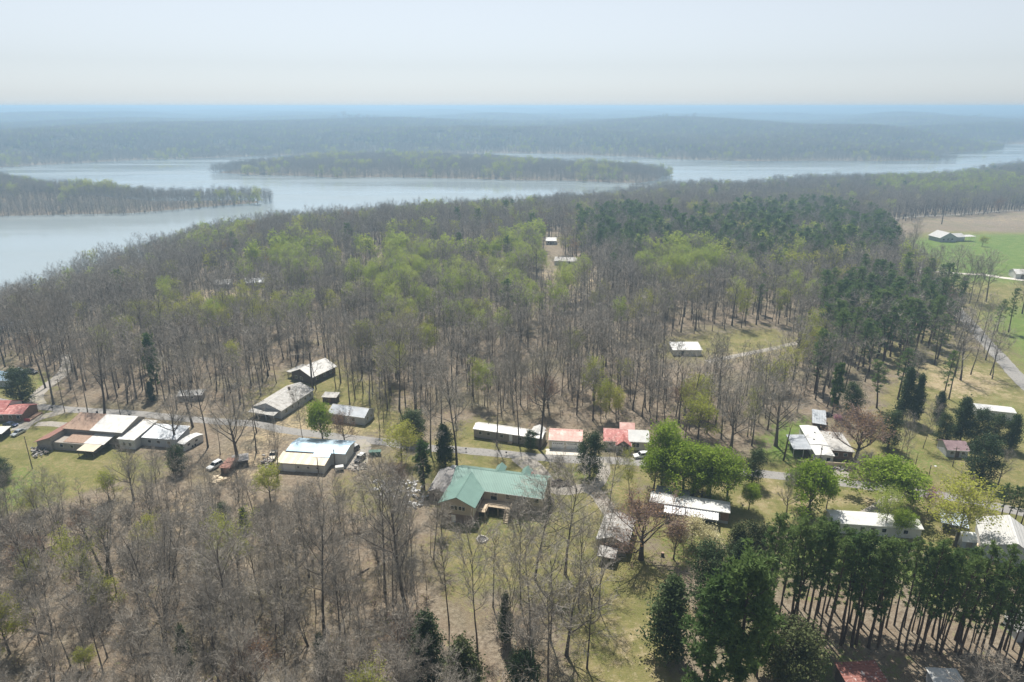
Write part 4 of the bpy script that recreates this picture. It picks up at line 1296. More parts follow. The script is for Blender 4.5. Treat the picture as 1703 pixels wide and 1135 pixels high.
def hardwood(seed, H, cb, R, n1=12, n2=6, n3=7, n4=3, form='forest', r0=.24, tw=1.0, leaves=0, leaf_size=.2, leafm=None, twigm=None, barkm=None, detail=1, name='tree'):
    """-> (trunk mesh, crown mesh): trunk with main limbs; crown of branches, twigs and leaves"""
    P = Plant(seed)
    r = P.r
    barkm, twigm = barkm or BARK, twigm or TWIG
    trunks = []
    th = H * (.88 if form == 'forest' else .55)
    nb = 1 if form != 'multi' else 4
    for k in range(nb):
        a = r.uniform(0, 6.28)
        d = unit(np.array([cos(a) * .3, sin(a) * .3, 1.])) if nb > 1 else unit(np.array([r.normal() * .03, r.normal() * .03, 1]))
        p0 = np.array([cos(a) * .25, sin(a) * .25, -.3]) if nb > 1 else np.array([0, 0, -.3])
        if nb > 1: th = H * .8
        pts, _ = P.branch(p0, d, th, r0, 7, .08 if nb > 1 else .06, .024)
        rad = r0 * (.6 if nb > 1 else 1) * np.concatenate([[1.35], np.linspace(1, .25, 7) ** 1.1])
        trunks.append((pts, rad))
    P.tubes += trunks
    sd = [7 if detail else 4] * len(trunks)
    csd = []
    tips = []
    ga = r.uniform(0, 6.28)
    for k in range(n1):
        t = (k + .5) / n1
        tp, tr = trunks[k % nb]
        zz = cb * H + (th * .98 - cb * H) * t ** (.9 if form == 'forest' else .8)
        if form == 'open': zz = th * (.42 + .56 * t)
        if nb > 1: zz = th * (.35 + .63 * t)
        s = np.clip(zz / th, 0, .999) * (len(tp) - 1)
        i = int(s)
        p = tp[i] + (tp[i + 1] - tp[i]) * (s - i)
        rr = (tr[i] + (tr[i + 1] - tr[i]) * (s - i)) * .55
        ga += 2.4 + r.normal() * .35
        if form == 'forest':
            el = radians(62 - 38 * t + r.normal() * 7)
            prof = .45 + .75 * math.sqrt(max(0, 1 - ((t - .45) / .62) ** 2))
            L = R * prof / max(sin(el), .55) * r.uniform(.8, 1.15)
        else:
            el = radians(66 - 52 * t + r.normal() * 8)
            L = (H - zz) * (.78 if t > .4 else .7) * r.uniform(.85, 1.12) if el < radians(40) else R * r.uniform(.85, 1.2)
        d = np.array([cos(ga) * sin(el), sin(ga) * sin(el), cos(el)])
        pts, rad = P.branch(p, d, L, max(rr, .05), 5, .13, .13)
        P.tubes.append((pts, rad))
        sd.append(5 if detail else 3)
        for j in range(n2):
            u = .22 + .76 * (j + r.uniform(0, .8)) / n2
            s = min(u, .995) * 5
            i = int(s)
            q = pts[i] + (pts[i + 1] - pts[i]) * (s - i)
            ld = unit(pts[i + 1] - pts[i])
            d2 = P.tilt(ld, radians(r.uniform(28, 58)))
            L2 = L * r.uniform(.32, .5) * (1.1 - .5 * u) + .5
            p2, r2 = P.branch(q, d2, L2, max(rad[i] * .5, .022 * tw), 3 if detail else 2, .10, .16)
            P.ctubes.append((p2, np.maximum(r2, .014 * tw)))
            csd.append(3)
            for m_ in range(n3):
                v = .15 + .84 * r.uniform()
                s2 = min(v, .995) * (len(p2) - 1)
                i2 = int(s2)
                q2 = p2[i2] + (p2[i2 + 1] - p2[i2]) * (s2 - i2)
                d3 = P.tilt(unit(p2[i2 + 1] - p2[i2]), radians(r.uniform(20, 60)))
                d3 = unit(d3 + np.array([0, 0, .15]))
                L3 = r.uniform(.9, 1.9) * (H / 20) ** .5
                e = q2 + d3 * L3
                P.bl.append((q2, e, .044 * tw))
                tips.append(e)
                for _ in range(n4):
                    f = q2 + (e - q2) * r.uniform(.2, .95)
                    g = f + P.tilt(d3, radians(r.uniform(20, 55))) * L3 * r.uniform(.35, .7)
                    P.bl.append((f, g, .032 * tw))
                    tips.append(g)
    V1, Q1 = P.pack_tubes(P.tubes, sd)
    tm = fast_mesh(name + '_trunk', V1, None, Q1, [barkm], smooth=True)
    V2, Q2 = P.pack_tubes(P.ctubes, csd)
    VB = P.pack_blades()
    parts, tris, quads, qmi = [V2, VB], tri_idx(len(VB) // 3, len(V2)), [Q2], [np.zeros(len(Q2), int)]
    off = len(V2) + len(VB)
    if leaves:
        tips = np.array(tips)
        C = tips[r.integers(0, len(tips), leaves)]
        VL = leaf_faces(r, C, leaf_size, .28)
        parts.append(VL)
        quads.append(quad_idx(leaves, off))
        qmi.append(np.ones(leaves, int))
    cm = fast_mesh(name + '_crown', np.vstack(parts), tris, np.vstack(quads), [twigm] + ([leafm] if leaves else []), None, np.concatenate(qmi))
    return tm, cm


def pine(seed, H=22, cb=.5, R=3.0, nb=34, tuft=6, blades=10, w=.075, L=.62, leafm=None, name='pine', r0=.21):
    """tall clear trunk, crown of needle tufts carried on short limbs"""
    P = Plant(seed)
    r = P.r
    pts, _ = P.branch(np.array([0, 0, -.3]), np.array([r.normal() * .02, r.normal() * .02, 1]), H * .97, r0, 7, .05, .025)
    rad = r0 * np.concatenate([[1.25], np.linspace(1, .18, 7)])
    V1, Q1 = P.pack_tubes([(pts, rad)], [7])
    tm = fast_mesh(name + '_trunk', V1, None, Q1, [PINEBARK], smooth=True)
    ga, cs, csd, C = 0, [], [], []
    for k in range(nb):
        t = (k + r.uniform(0, .9)) / nb
        zz = H * (cb + (.985 - cb) * t ** .85)
        s = np.clip(zz / (H * .97), 0, .999) * 7
        i = int(s)
        p = pts[i] + (pts[i + 1] - pts[i]) * (s - i)
        ga += 2.4 + r.normal() * .4
        el = radians(82 - 50 * t + r.normal() * 9)
        LL = R * (.42 + .58 * sin(PI * min(1.0, .12 + .80 * t))) * r.uniform(.5, 1.15) * (1 if t > .15 else .75)
        d = np.array([cos(ga) * sin(el), sin(ga) * sin(el), cos(el)])
        b, br = P.branch(p, d, LL, .055, 3, .10, .10)
        cs.append((b, br))
        csd.append(3)
        for j in range(tuft):
            u = r.uniform(.45, 1.0)
            s2 = min(u, .99) * 3
            i2 = int(s2)
            C.append(b[i2] + (b[i2 + 1] - b[i2]) * (s2 - i2) + r.normal(size=3) * np.array([.34, .34, .24]) * (LL / 2.5))
    for _ in range(8): C.append(pts[-1] + r.normal(size=3) * .35)
    C = np.array(C)
    V2, Q2 = P.pack_tubes(cs, csd)
    n = len(C) * blades
    c = np.repeat(C, blades, 0)
    d = r.normal(size=(n, 3))
    d[:, 2] = d[:, 2] * .75 + .35
    d /= np.linalg.norm(d, axis=1)[:, None]
    sd_ = np.cross(d, r.normal(size=(n, 3)))
    sd_ /= np.linalg.norm(sd_, axis=1)[:, None] + 1e-9
    ln = L * r.uniform(.6, 1.15, (n, 1))
    VB = np.stack([c - sd_ * w, c + sd_ * w, c + d * ln + sd_ * w * .4], 1).reshape(-1, 3)
    cm = fast_mesh(name + '_crown', np.vstack([V2, VB]), tri_idx(n, len(V2)), Q2, [PINEBARK, leafm or NEEDLE], np.ones(n, int), np.zeros(len(Q2), int))
    return tm, cm


def cedar(seed, H=10, R=2.6, n=4200, size=.26, leafm=None, name='cedar', round_=0.0):
    """dense dark evergreen, pointed, with a ragged outline of separate sprays"""
    P = Plant(seed)
    r = P.r
    pts, _ = P.branch(np.array([0, 0, -.3]), np.array([0, 0, 1.]), H * .92, .2, 5, .05, .02)
    V1, Q1 = P.pack_tubes([(pts, .17 * H / 10 * np.linspace(1.2, .15, 6))], [7])
    tm = fast_mesh(name + '_trunk', V1, None, Q1, [PINEBARK], smooth=True)
    nl = 95
    C = []
    per = n // nl
    cs, csd = [], []
    for k in range(nl):
        t = .07 + .9 * ((k + r.uniform()) / nl)
        prof = (1 - t) ** .75 * (1 + .25 * math.sin(9 * t + seed)) + .05 if round_ < .5 else math.sqrt(max(.02, 1 - ((t - .42) / .60) ** 2)) * 1.02
        if t < .16: prof *= .55 + 2.6 * t
        a = r.uniform(0, 6.28)
        rr = R * prof * r.uniform(.62, 1.16)
        e = np.array([cos(a) * rr, sin(a) * rr, H * t + rr * .28])
        b0 = np.array([0, 0, H * t * .96])
        cs.append((np.array([b0, (b0 + e) / 2 + [0, 0, .1], e]), np.array([.04, .03, .012])))
        csd.append(3)
        u = r.uniform(.25, 1.0, (per, 1)) ** .6
        sp = .16 * R * (.5 + u * .6)
        C.append(b0 + (e - b0) * u + r.normal(size=(per, 3)) * np.concatenate([sp, sp, sp * .9], 1))
    C = np.vstack(C)
    V2, Q2 = P.pack_tubes(cs, csd)
    VL = leaf_faces(r, C, size, .05)
    cm = fast_mesh(name + '_crown', np.vstack([V2, VL]), None, np.vstack([Q2, quad_idx(len(C), len(V2))]), [PINEBARK, leafm or CEDAR], None, np.concatenate([np.zeros(len(Q2), int), np.ones(len(C), int)]))
    return tm, cm


KINDS = {}


def kind(key, name, cat, look, protos):
    KINDS[key] = dict(name=name, cat=cat, look=look, protos=protos)        # protos: (trunk, crown, height)


kind('bare', 'bare_tree', 'tree', 'bare grey tree', [(*hardwood(100 + i, H, cb, R, n1, 7, 9, 4, 'forest', r0 * .88, 1.0, name='bare'), H) for i, (H, cb, R, n1, r0) in enumerate(
    [(21, .32, 4.1, 15, .25), (23, .40, 3.8, 14, .27), (19, .28, 3.9, 15, .20), (22, .36, 4.8, 16, .29), (18, .32, 3.0, 13, .16), (20, .46, 3.5, 13, .22)])])
kind('slim', 'bare_tree', 'tree', 'slender bare tree', [(*hardwood(130 + i, H, cb, R, 11, 5, 6, 3, 'forest', r0, .95, name='slim'), H) for i, (H, cb, R, r0) in enumerate(
    [(14, .35, 1.7, .10), (16, .45, 1.6, .11), (12, .30, 1.6, .09)])])
kind('wide', 'bare_tree', 'tree', 'spreading bare tree', [(*hardwood(160 + i, H, .3, R, 11, 8, 8, 3, 'open', r0, 1.05, name='wide'), H) for i, (H, R, r0) in enumerate([(17, 6.0, .36), (15, 5.0, .30), (19, 6.5, .40)])])
kind('multi', 'bare_tree', 'tree', 'many-stemmed bare tree', [(*hardwood(180 + i, H, .3, R, 14, 6, 7, 3, 'multi', .24, 1.0, name='multi'), H) for i, (H, R) in enumerate([(15, 3.5), (12, 3.0)])])
kind('brown', 'budding_tree', 'tree', 'brown-budded tree', [(*hardwood(200 + i, H, .25, R, 13, 8, 9, 4, 'open', .26, 1.1, 1500, .10, LEAFO, TWIG_RED, name='brown'), H) for i, (H, R) in enumerate([(11, 5.0), (9, 4.0)])])
kind('yellow', 'budding_tree', 'tree', 'yellow-green budding tree', [(*hardwood(220 + i, H, .35, R, 13, 6, 7, 3, f, .22, 1.0, 4600, .17, LEAFY, name='yellow'), H) for i, (H, R, f) in enumerate([(17, 3.8, 'forest'), (13, 4.2, 'open'), (18, 3.4, 'forest')])])
kind('young', 'budding_tree', 'tree', 'pale green budding tree', [(*hardwood(240 + i, H, .40, R, 13, 6, 7, 3, 'forest', .22, 1.0, 5200, .19, LEAFG, name='young'), H) for i, (H, R) in enumerate([(20, 3.8), (22, 3.4), (18, 4.0)])])
kind('leafy', 'leafy_tree', 'tree', 'bright green leafy tree', [(*hardwood(260 + i, H, .2, R, 15, 8, 7, 2, 'open', .27, .9, 7000, .21, LEAF, name='leafy'), H) for i, (H, R) in enumerate([(11, 4.4), (12, 4.0), (9, 4.6)])])
kind('pine', 'pine_tree', 'pine tree', 'tall pine', [(*pine(300 + i, H, cb, R, nb, name='pine'), H) for i, (H, cb, R, nb) in enumerate([(23, .36, 2.7, 40), (21, .34, 2.9, 42), (24, .40, 2.5, 38), (19, .32, 3.0, 42), (22, .45, 2.8, 32), (20, .30, 2.5, 40)])])
kind('fullpine', 'pine_tree', 'pine tree', 'full-crowned pine', [(*pine(330 + i, H, .16, R, 64, 12, 11, .12, .7, name='fullpine', r0=.26), H) for i, (H, R) in enumerate([(17, 4.4), (14, 3.6)])])
kind('cedar', 'cedar_tree', 'cedar tree', 'dark cedar', [(*cedar(360 + i, H, R, 8400, .17, name='cedar', round_=rd), H) for i, (H, R, rd) in enumerate([(10, 2.7, 0), (11, 3.0, 1), (9, 2.0, 0)])])
kind('olive', 'cedar_tree', 'cedar tree', 'olive-green cedar', [(*cedar(380 + i, H, R, 8400, .17, OLIVE, 'olive', rd), H) for i, (H, R, rd) in enumerate([(9, 3.0, 0), (8, 3.2, 1)])])
kind('pink', 'redbud_tree', 'tree', 'pink-blossomed tree', [(*hardwood(400, 7, .2, 2.6, 11, 6, 6, 3, 'open', .14, .9, 1900, .11, PINK, TWIG_RED, name='redbud'), 7)])
kind('cream', 'blossom_shrub', 'shrub', 'cream-blossomed shrub', [(*hardwood(410, 5, .15, 3.4, 12, 7, 6, 3, 'open', .12, .9, 4200, .13, CREAM, name='dogwood'), 5)])
kind('shrub', 'bare_shrub', 'shrub', 'grey bare shrub', [(*hardwood(420, 6, .1, 2.6, 14, 7, 7, 4, 'open', .12, .9, name='shrub'), 6)])
m = MB().tube([(0, 0, -.3), (.1, 0, 3), (.05, .1, 6), (.25, .1, 9)], [.24, .20, .16, .08], 7).tube([(.08, .05, 5), (.7, .3, 6.4)], [.08, .03], 5)
SNAG = m.mesh('snag', BARK, True)
m = MB().tube([(.25, .1, 8.9), (.6, .2, 10.4)], [.07, .02], 5).tube([(.2, .1, 8.2), (-.5, .2, 9.6)], [.06, .02], 5)
kind('snag', 'dead_tree', 'dead tree', 'broken dead trunk', [(SNAG, m.mesh('snag_top', BARK, True), 10)])

MADE = []                                                     # (object, kind, pixel x, pixel y of the base)


def tree(key, pos, h, rz=None, wide=1.0, label=None, group=None, var=None):
    K = KINDS[key]
    i = int(rng.integers(0, len(K['protos']))) if var is None else var
    tm, cm, H = K['protos'][i]
    o = tag(empty(K['name'], pos, rng.uniform(0, 6.28) if rz is None else rz), label, K['cat'], group)
    s = h / H
    o.scale = (s * wide, s * wide, s)
    lean = .006 if key == 'pine' else .025
    o.rotation_euler[0], o.rotation_euler[1] = rng.normal() * lean, rng.normal() * lean
    link('trunk', tm, o)
    link('crown', cm, o)
    px, py = proj(pos[0], pos[1], pos[2])
    MADE.append((o, key, px, py))
    return o


def put(key, px, pb, pt, wide=1.0, label=None, var=None, rz=None):
    g = gp(px, pb)
    return tree(key, g, tall(px, pb, pt), rz, wide, label, None, var)


# the trees one can point at
ONE = [
    ('cedar', 38, 672, 612, 1.25, 'dark cedar beside the lane behind the bright red house', 1),
    ('bare', 76, 646, 500, .9, 'tall bare tree with dark trunk at the woods lane bend', None), ('bare', 89, 673, 520, .9, 'tall bare tree leaning over the lane above the road', None),
    ('bare', 118, 648, 500, .9, 'tall dark-trunked bare tree right of the woods lane', None), ('bare', 146, 689, 590, .8, 'bare tree at the road verge behind the rusty roof', None),
    ('bare', 174, 693, 560, 1.2, 'stout bare tree directly behind the workshop\'s white roof', 3), ('slim', 201, 694, 600, .8, 'thin straight bare tree behind the workshop roof ridge', None),
    ('slim', 130, 676, 600, .8, 'thin bare tree beside the road before the woods lane', None), ('slim', 222, 680, 610, .9, 'thin bare tree beside the road behind the workshop annex', None),
    ('fullpine', 262, 655, 562, .62, 'lone dark pine rising from the bare woods behind the workshop', 0), ('cedar', 253, 669, 636, .9, 'small green cedar at the road edge below the lone pine', 0),
    ('wide', 397, 772, 628, .95, 'big spreading bare tree over the white minivan and sheds', 2), ('bare', 346, 744, 605, .9, 'bare tree between the camping trailer and spreading tree', 0),
    ('wide', 293, 738, 648, 1.15, 'spreading bare tree over the camping trailer', 0), ('cedar', 297, 787, 743, 1.15, 'dark rounded cedar before the camping trailer', 1),
    ('wide', 223, 832, 722, .75, 'forked bare tree on the brown ground before the annex', 1), ('slim', 345, 836, 750, .8, 'thin bare tree before the white minivan', 1),
    ('cedar', 4, 800, 765, 1.6, 'dark rounded evergreen bush at the grass edge', 1), ('yellow', 63, 850, 812, 1.6, 'low bright yellow-green bush below the utility pole lawn', 1),
    ('bare', 504, 736, 655, .8, 'bare tree beside the road before the pale-roofed house', 4), ('leafy', 538, 739, 668, .82, 'bright green tree behind the pale blue roof', 1),
    ('brown', 574, 742, 680, .9, 'pinkish budded tree before the pale grey house', 0), ('multi', 462, 795, 692, .55, 'many-stemmed bare tree at the workshop\'s front corner', 0),
    ('bare', 632, 718, 640, .8, 'bare tree right of the pale grey house', 2), ('bare', 582, 673, 560, .75, 'tall bare tree behind the pale grey house', 1),
    ('bare', 604, 654, 548, .8, 'tall bare tree far behind the pale grey house', 1), ('bare', 664, 681, 545, .9, 'tall bare tree on litter above the dark cedar mass', 3),
    ('cedar', 688, 734, 682, 1.35, 'wide dark cedar beside the road, left of a tall bare tree', 1), ('bare', 716, 752, 622, .9, 'tall bare tree at the roadside between two dark cedars', 3),
    ('cedar', 741, 777, 707, .95, 'pointed dark cedar behind the white suv', 0), ('bare', 760, 778, 612, 1.0, 'tall bare tree beside the white suv', 0),
    ('yellow', 668, 768, 703, 1.3, 'yellow-green budding tree above the debris yard', 1), ('fullpine', 706, 815, 742, .9, 'dark pine over the long grey shed', 1),
    ('brown', 660, 830, 768, .8, 'brown-budded tree over the white debris', 0), ('slim', 645, 845, 770, .8, 'thin bare tree rising before the white debris', 0),
    ('slim', 829, 777, 735, 1.2, 'small bare tree on the lawn across from the mobile home', 0), ('cedar', 882, 749, 717, 1.0, 'small dark cedar before the mobile home\'s end', 1),
    ('bare', 826, 742, 610, .8, 'tall bare tree before the mobile home\'s middle', 1), ('bare', 863, 738, 600, .8, 'bare tree before the mobile home door', 5), ('bare', 897, 748, 585, 1.0, 'stout bare tree at the mobile home\'s right end', 3),
    ('cedar', 980, 797, 720, .92, 'big rounded dark cedar on the lawn by the gravel loop', 1), ('shrub', 928, 797, 757, .6, 'small bare shrub beside the mulch bed', 0),
    ('bare', 1014, 838, 748, .95, 'bare tree on the lawn before the patchy red-roofed house', 2), ('yellow', 1047, 827, 768, .8, 'thin budding tree left of the bright green grove', 0),
    ('bare', 940, 955, 795, 1.3, 'tallest bare tree on the lawn before the green roof\'s end', 2), ('bare', 890, 965, 812, 1.3, 'tall bare tree left of the tallest lawn tree', 2),
    ('bare', 882, 1050, 892, .9, 'bare tree left of centre on the lower lawn', 2), ('wide', 942, 1090, 925, .8, 'bare tree casting a star of branch shadows on tan grass', 1),
    ('slim', 912, 1140, 960, 1.2, 'dark forked bare tree at the foot of the lawn', 1), ('bare', 996, 1015, 862, .75, 'bare tree below the patched-roof barn', 4),
    ('bare', 794, 1076, 890, .85, 'straight bare tree below the stone fire pit', 4), ('slim', 747, 1040, 880, .9, 'thin bare tree at the woods edge below the green-roofed house', 1),
    ('bare', 676, 1020, 800, 1.1, 'thick bare tree at the corner of the lower woods', 3), ('bare', 640, 985, 800, 1.0, 'bare tree just inside the lower woods below the debris', 0),
    ('bare', 866, 1005, 850, .9, 'bare tree below the fire pit, left of the lawn cluster', 4), ('slim', 915, 1065, 905, 1.2, 'thin bare tree inside the lower lawn cluster', 0), ('bare', 962, 1010, 872, .9, 'bare tree right of the tallest lawn tree', 2),
    ('slim', 976, 1112, 962, 1.2, 'thin bare tree beside the star of branch shadows', 2), ('bare', 852, 1118, 945, .8, 'bare tree behind the narrow pointed cedar', 4), ('multi', 900, 1150, 1010, 1.0, 'many-stemmed grey tree at the foot of the lawn', 1), ('slim', 820, 1010, 880, 1.2, 'thin bare tree on the lawn below the fence posts', 1),
    ('multi', 271, 1028, 845, .8, 'tall dark-trunked bare tree forking wide in the lower woods', 0), ('multi', 173, 950, 818, 1.0, 'pale many-stemmed bare tree below the workshop lawn', 1), ('wide', 500, 978, 845, .75, 'broad bare tree in the lower woods below the workshop', 1),
    ('bare', 539, 1056, 852, .95, 'tall straight bare tree in the lower woods, near the debris side', 0), ('wide', 477, 1038, 905, .8, 'crooked bare tree with dark limbs in the lower woods', 0), ('bare', 76, 1034, 868, .95, 'tall bare tree near the lower woods\' outer edge', 4),
    ('bare', 387, 1098, 880, .95, 'tall bare tree in the middle of the lower woods', 1), ('cedar', 313, 1135, 1046, .6, 'small dark cedar deep in the lower woods', 2), ('cedar', 537, 1112, 1054, .75, 'small dark cedar in the lower woods, nearer the lawn', 0),
    ('cedar', 145, 968, 924, .8, 'small dark evergreen below the pale many-stemmed tree', 2), ('cedar', 372, 880, 838, 1.1, 'dark evergreen bush below the timber scrap', 1), ('cedar', 408, 884, 846, .9, 'dark evergreen bush beside its twin below the workshop', 0),
    ('yellow', 168, 1020, 955, 1.2, 'yellow-green budding tree below the small dark evergreen', 1), ('yellow', 398, 972, 880, 1.1, 'pale yellow-green tree in the middle of the lower woods', 0), ('yellow', 142, 1115, 1080, 1.3, 'low yellow-green bush near the bottom of the woods', 1),
    ('yellow', 450, 835, 775, 1.1, 'budding tree with pale tips before the beige roof end', 1), ('yellow', 483, 492, 448, 1.5, 'rounded yellow-green tree by the lakeside houses', 1),
    ('cedar', 713, 1137, 1024, .95, 'dark cedar at the bottom of the woods edge', 0), ('olive', 775, 1160, 1064, 1.0, 'olive cedar right of the dark cedar at the bottom edge', 0),
    ('cedar', 841, 1070, 988, .62, 'narrow pointed cedar on the lower lawn', 2), ('cedar', 872, 1165, 1082, 1.0, 'dark cedar behind grey twigs at the bottom edge', 1),
    ('cedar', 1105, 1090, 958, 1.0, 'large dark cedar beside the tan lower lawn', 0), ('cedar', 1178, 1015, 908, 1.05, 'dark cedar below the white trailer', 1),
    ('cedar', 1225, 985, 900, .9, 'dark cedar left of the pine row', 0), ('olive', 1222, 935, 874, 1.0, 'olive cedar right of the trailer porch', 0), ('olive', 1252, 935, 872, .9, 'olive cedar just left of the pine row crowns', 1),
    ('fullpine', 1165, 1185, 985, .95, 'bright full pine at the bottom edge beside the cedar', 0), ('fullpine', 1222, 1160, 935, .9, 'tall full pine left of the pine row', 1), ('fullpine', 1258, 1125, 975, .8, 'full pine nearest the pine row\'s first trunk', 0),
    ('olive', 1312, 1125, 1045, 1.25, 'olive cedar bush on the shaded lower lawn', 1),
    ('brown', 1066, 930, 826, 1.6, 'large brown-budded tree between the barn and white trailer', 0), ('brown', 1120, 930, 868, .7, 'small brown tree before the trailer porch', 1), ('slim', 1136, 926, 880, 1.2, 'dark-trunked small tree before the blossom shrub', 2),
    ('cream', 1150, 905, 866, 1.2, 'cream-blossomed shrub before the white trailer porch', 0), ('cream', 1172, 915, 888, 1.2, 'lower cream-flowered shrub right of the trailer porch', 0),
    ('leafy', 1100, 806, 700, .75, 'tallest pointed green tree in the bright green grove', 1), ('leafy', 1086, 818, 745, .9, 'leftmost bright green tree of the grove', 0), ('leafy', 1122, 820, 740, .95, 'bright green tree below the tallest one of the grove', 2),
    ('leafy', 1152, 826, 744, 1.0, 'bright green tree in the middle of the grove', 0), ('leafy', 1180, 828, 740, 1.0, 'bright green tree right of the grove\'s middle', 1), ('leafy', 1210, 836, 754, .95, 'bright green tree at the grove\'s right end', 0),
    ('leafy', 1136, 815, 738, .9, 'bright green tree at the back of the grove', 2), ('leafy', 1245, 848, 802, .85, 'small bright green tree right of the grove', 1), ('leafy', 1166, 836, 785, .8, 'low green tree directly behind the white trailer', 2),
    ('cedar', 1250, 806, 748, .9, 'dark cedar at the right end of the bright green grove', 1),
    ('leafy', 1345, 856, 774, 1.05, 'round bright green tree with dark forked trunk', 2), ('wide', 1307, 864, 780, .7, 'grey bare tree left of the round green tree', 1), ('leafy', 1374, 846, 792, .7, 'small green tree joined to the round green tree', 1),
    ('leafy', 1472, 842, 766, 1.35, 'broad bright green tree by the road', 2), ('leafy', 1498, 845, 795, .9, 'green tree at the broad tree\'s right side', 0), ('young', 1470, 888, 828, 1.3, 'pale green tree above the pine row crowns', 2), ('leafy', 1502, 892, 850, 1.1, 'low green tree behind the pine row', 0),
    ('pink', 1542, 852, 812, 1.0, 'pink-blossomed tree beside the street lamp', 0), ('yellow', 1588, 908, 800, 1.35, 'wide bare tree with yellow-green tips before the blue tarp roof', 1),
    ('brown', 1422, 768, 682, 1.35, 'large round brown-twigged tree behind the trailer complex', 1), ('shrub', 1438, 795, 752, 1.2, 'grey bare shrub right of the trailer complex', 0), ('pink', 1394, 706, 690, 1.4, 'low pink-flowered tree behind the trailer complex', 0),
    ('cedar', 1476, 746, 684, 1.0, 'dark cedar on the lawn between trailer complex and cabin', 1), ('cedar', 1415, 688, 638, 1.1, 'rounded dark green cedar behind the brown-twigged tree', 1), ('fullpine', 1384, 690, 610, .6, 'dark pine at the woods edge above the trailer complex', 1),
    ('cedar', 1500, 700, 612, .62, 'tall dark evergreen spire above the grassy opening', 0), ('cedar', 1520, 702, 622, .6, 'second dark spire right of the tall evergreen spire', 2),
    ('slim', 1494, 776, 690, .8, 'thin bare tree on the lawn near the broad green tree', 0), ('slim', 1503, 778, 700, .8, 'thin bare tree just right of its lawn twin', 2), ('bare', 1535, 746, 676, .9, 'bare tree left of the maroon-roofed cabin', 4),
    ('cedar', 1566, 740, 690, .9, 'dark cedar at the cabin\'s left corner', 1), ('cedar', 1596, 736, 662, .9, 'tall dark cedar behind the maroon-roofed cabin', 0), ('cedar', 1620, 735, 680, .9, 'dark cedar behind the cabin\'s right end', 1),
    ('cedar', 1650, 744, 690, 1.0, 'dark cedar before the narrow field trailer', 1), ('cedar', 1678, 748, 690, 1.0, 'dark cedar at the right of the cabin cedars', 0), ('cedar', 1630, 802, 728, 1.15, 'large dark cedar right of the cabin', 1),
    ('wide', 1660, 806, 742, .8, 'pale grey bare tree beside the large cedar', 1), ('cedar', 1560, 700, 652, .9, 'dark cedar up the slope from the cabin', 0),
    ('bare', 1640, 502, 432, 1.3, 'bare tree at the field end of the tree row', 3), ('bare', 1625, 504, 444, 1.0, 'bare tree second from the field end of the row', 0), ('bare', 1612, 505, 432, 1.0, 'bare tree in the middle of the field row', 1),
    ('bare', 1599, 497, 430, 1.0, 'bare tree left of the field row\'s middle', 2), ('bare', 1585, 480, 418, 1.3, 'bare tree at the back of the field row', 3), ('bare', 1548, 459, 420, 1.1, 'bare tree beside the field road, left of the row', 0),
    ('bare', 1560, 461, 415, 1.0, 'bare tree just right of the roadside one', 2), ('bare', 1517, 420, 375, 1.3, 'bare tree at the bend of the field road', 3), ('bare', 1700, 522, 455, 1.3, 'bare tree on the field by the white barn', 3),
    ('pine', 1658, 552, 500, 1.5, 'smaller of two pines standing alone on the field', 3), ('pine', 1677, 553, 480, 1.3, 'taller of two pines standing alone on the field', 0), ('yellow', 1633, 410, 393, 1.4, 'small budding tree near the field house', 1),
    ('snag', 1566, 373, 338, 1.0, 'tall pale dead trunk at the far lane', 0), ('bare', 1700, 500, 452, 1.0, 'bare tree behind the one by the white barn', 1),
    ('snag', 1303, 766, 704, 1.0, 'broken trunk at the bright green lawn edge', 0), ('snag', 1521, 780, 752, 1.0, 'short snag on the lawn left of the street lamp', 0),
    ('wide', 1290, 742, 620, 1.1, 'spreading bare tree above the bright green lawn', 0), ('wide', 1215, 752, 630, 1.0, 'thick-limbed bare tree behind the bright green grove', 2), ('bare', 1250, 742, 640, 1.0, 'thick bare trunk behind the grove\'s dark cedar', 3),
    ('wide', 1625, 1175, 1075, 1.2, 'grey bare crown at the bottom edge below the pine row', 0), ('shrub', 735, 892, 845, 1.0, 'bare shrub at the corner of the green-roofed house', 0), ('shrub', 862, 860, 832, 1.1, 'bare shrub against the green-roofed house front', 0),
]
for k, px, pb, pt, wd, lab, var in ONE:
    put(k, px, pb, pt, wd, lab, var)
for i, (px, pb, pt) in enumerate([(1643, 852, 806), (1665, 860, 806), (1676, 864, 810), (1687, 868, 812), (1698, 872, 816), (1712, 878, 820)]):
    put('pine', px, pb, pt, 1.35, None, 3)
# pine row at the lower right: two staggered lines
for i in range(40):
    t = (i + .5) / 40
    px, py = 1262 + 470 * t + rng.normal() * 7, 1032 + 92 * t + (10 * math.sin(t * 6)) + rng.normal() * 3
    put('pine', px, py, 866 + 88 * t + rng.normal() * 13, rng.uniform(.75, 1.1))
for i in range(33):
    t = (i + .5) / 33
    px, py = 1272 + 460 * t + rng.normal() * 7, 1002 + 92 * t + rng.normal() * 4
    put('pine', px, py, 864 + 90 * t + rng.normal() * 14, rng.uniform(.75, 1.1))


# ------------------------------------------------------------------ the woods
def scatter(poly, step, jit=.45):
    P = np.array(wpoly(poly))
    x0, y0 = P.min(0)
    x1, y1 = P.max(0)
    gx, gy = np.meshgrid(np.arange(x0, x1, step), np.arange(y0, y1, step))
    gx = gx.ravel() + rng.uniform(-jit, jit, gx.size) * step
    gy = gy.ravel() + rng.uniform(-jit, jit, gy.size) * step
    k = sdist(P, gx, gy) > 0
    return gx[k], gy[k]


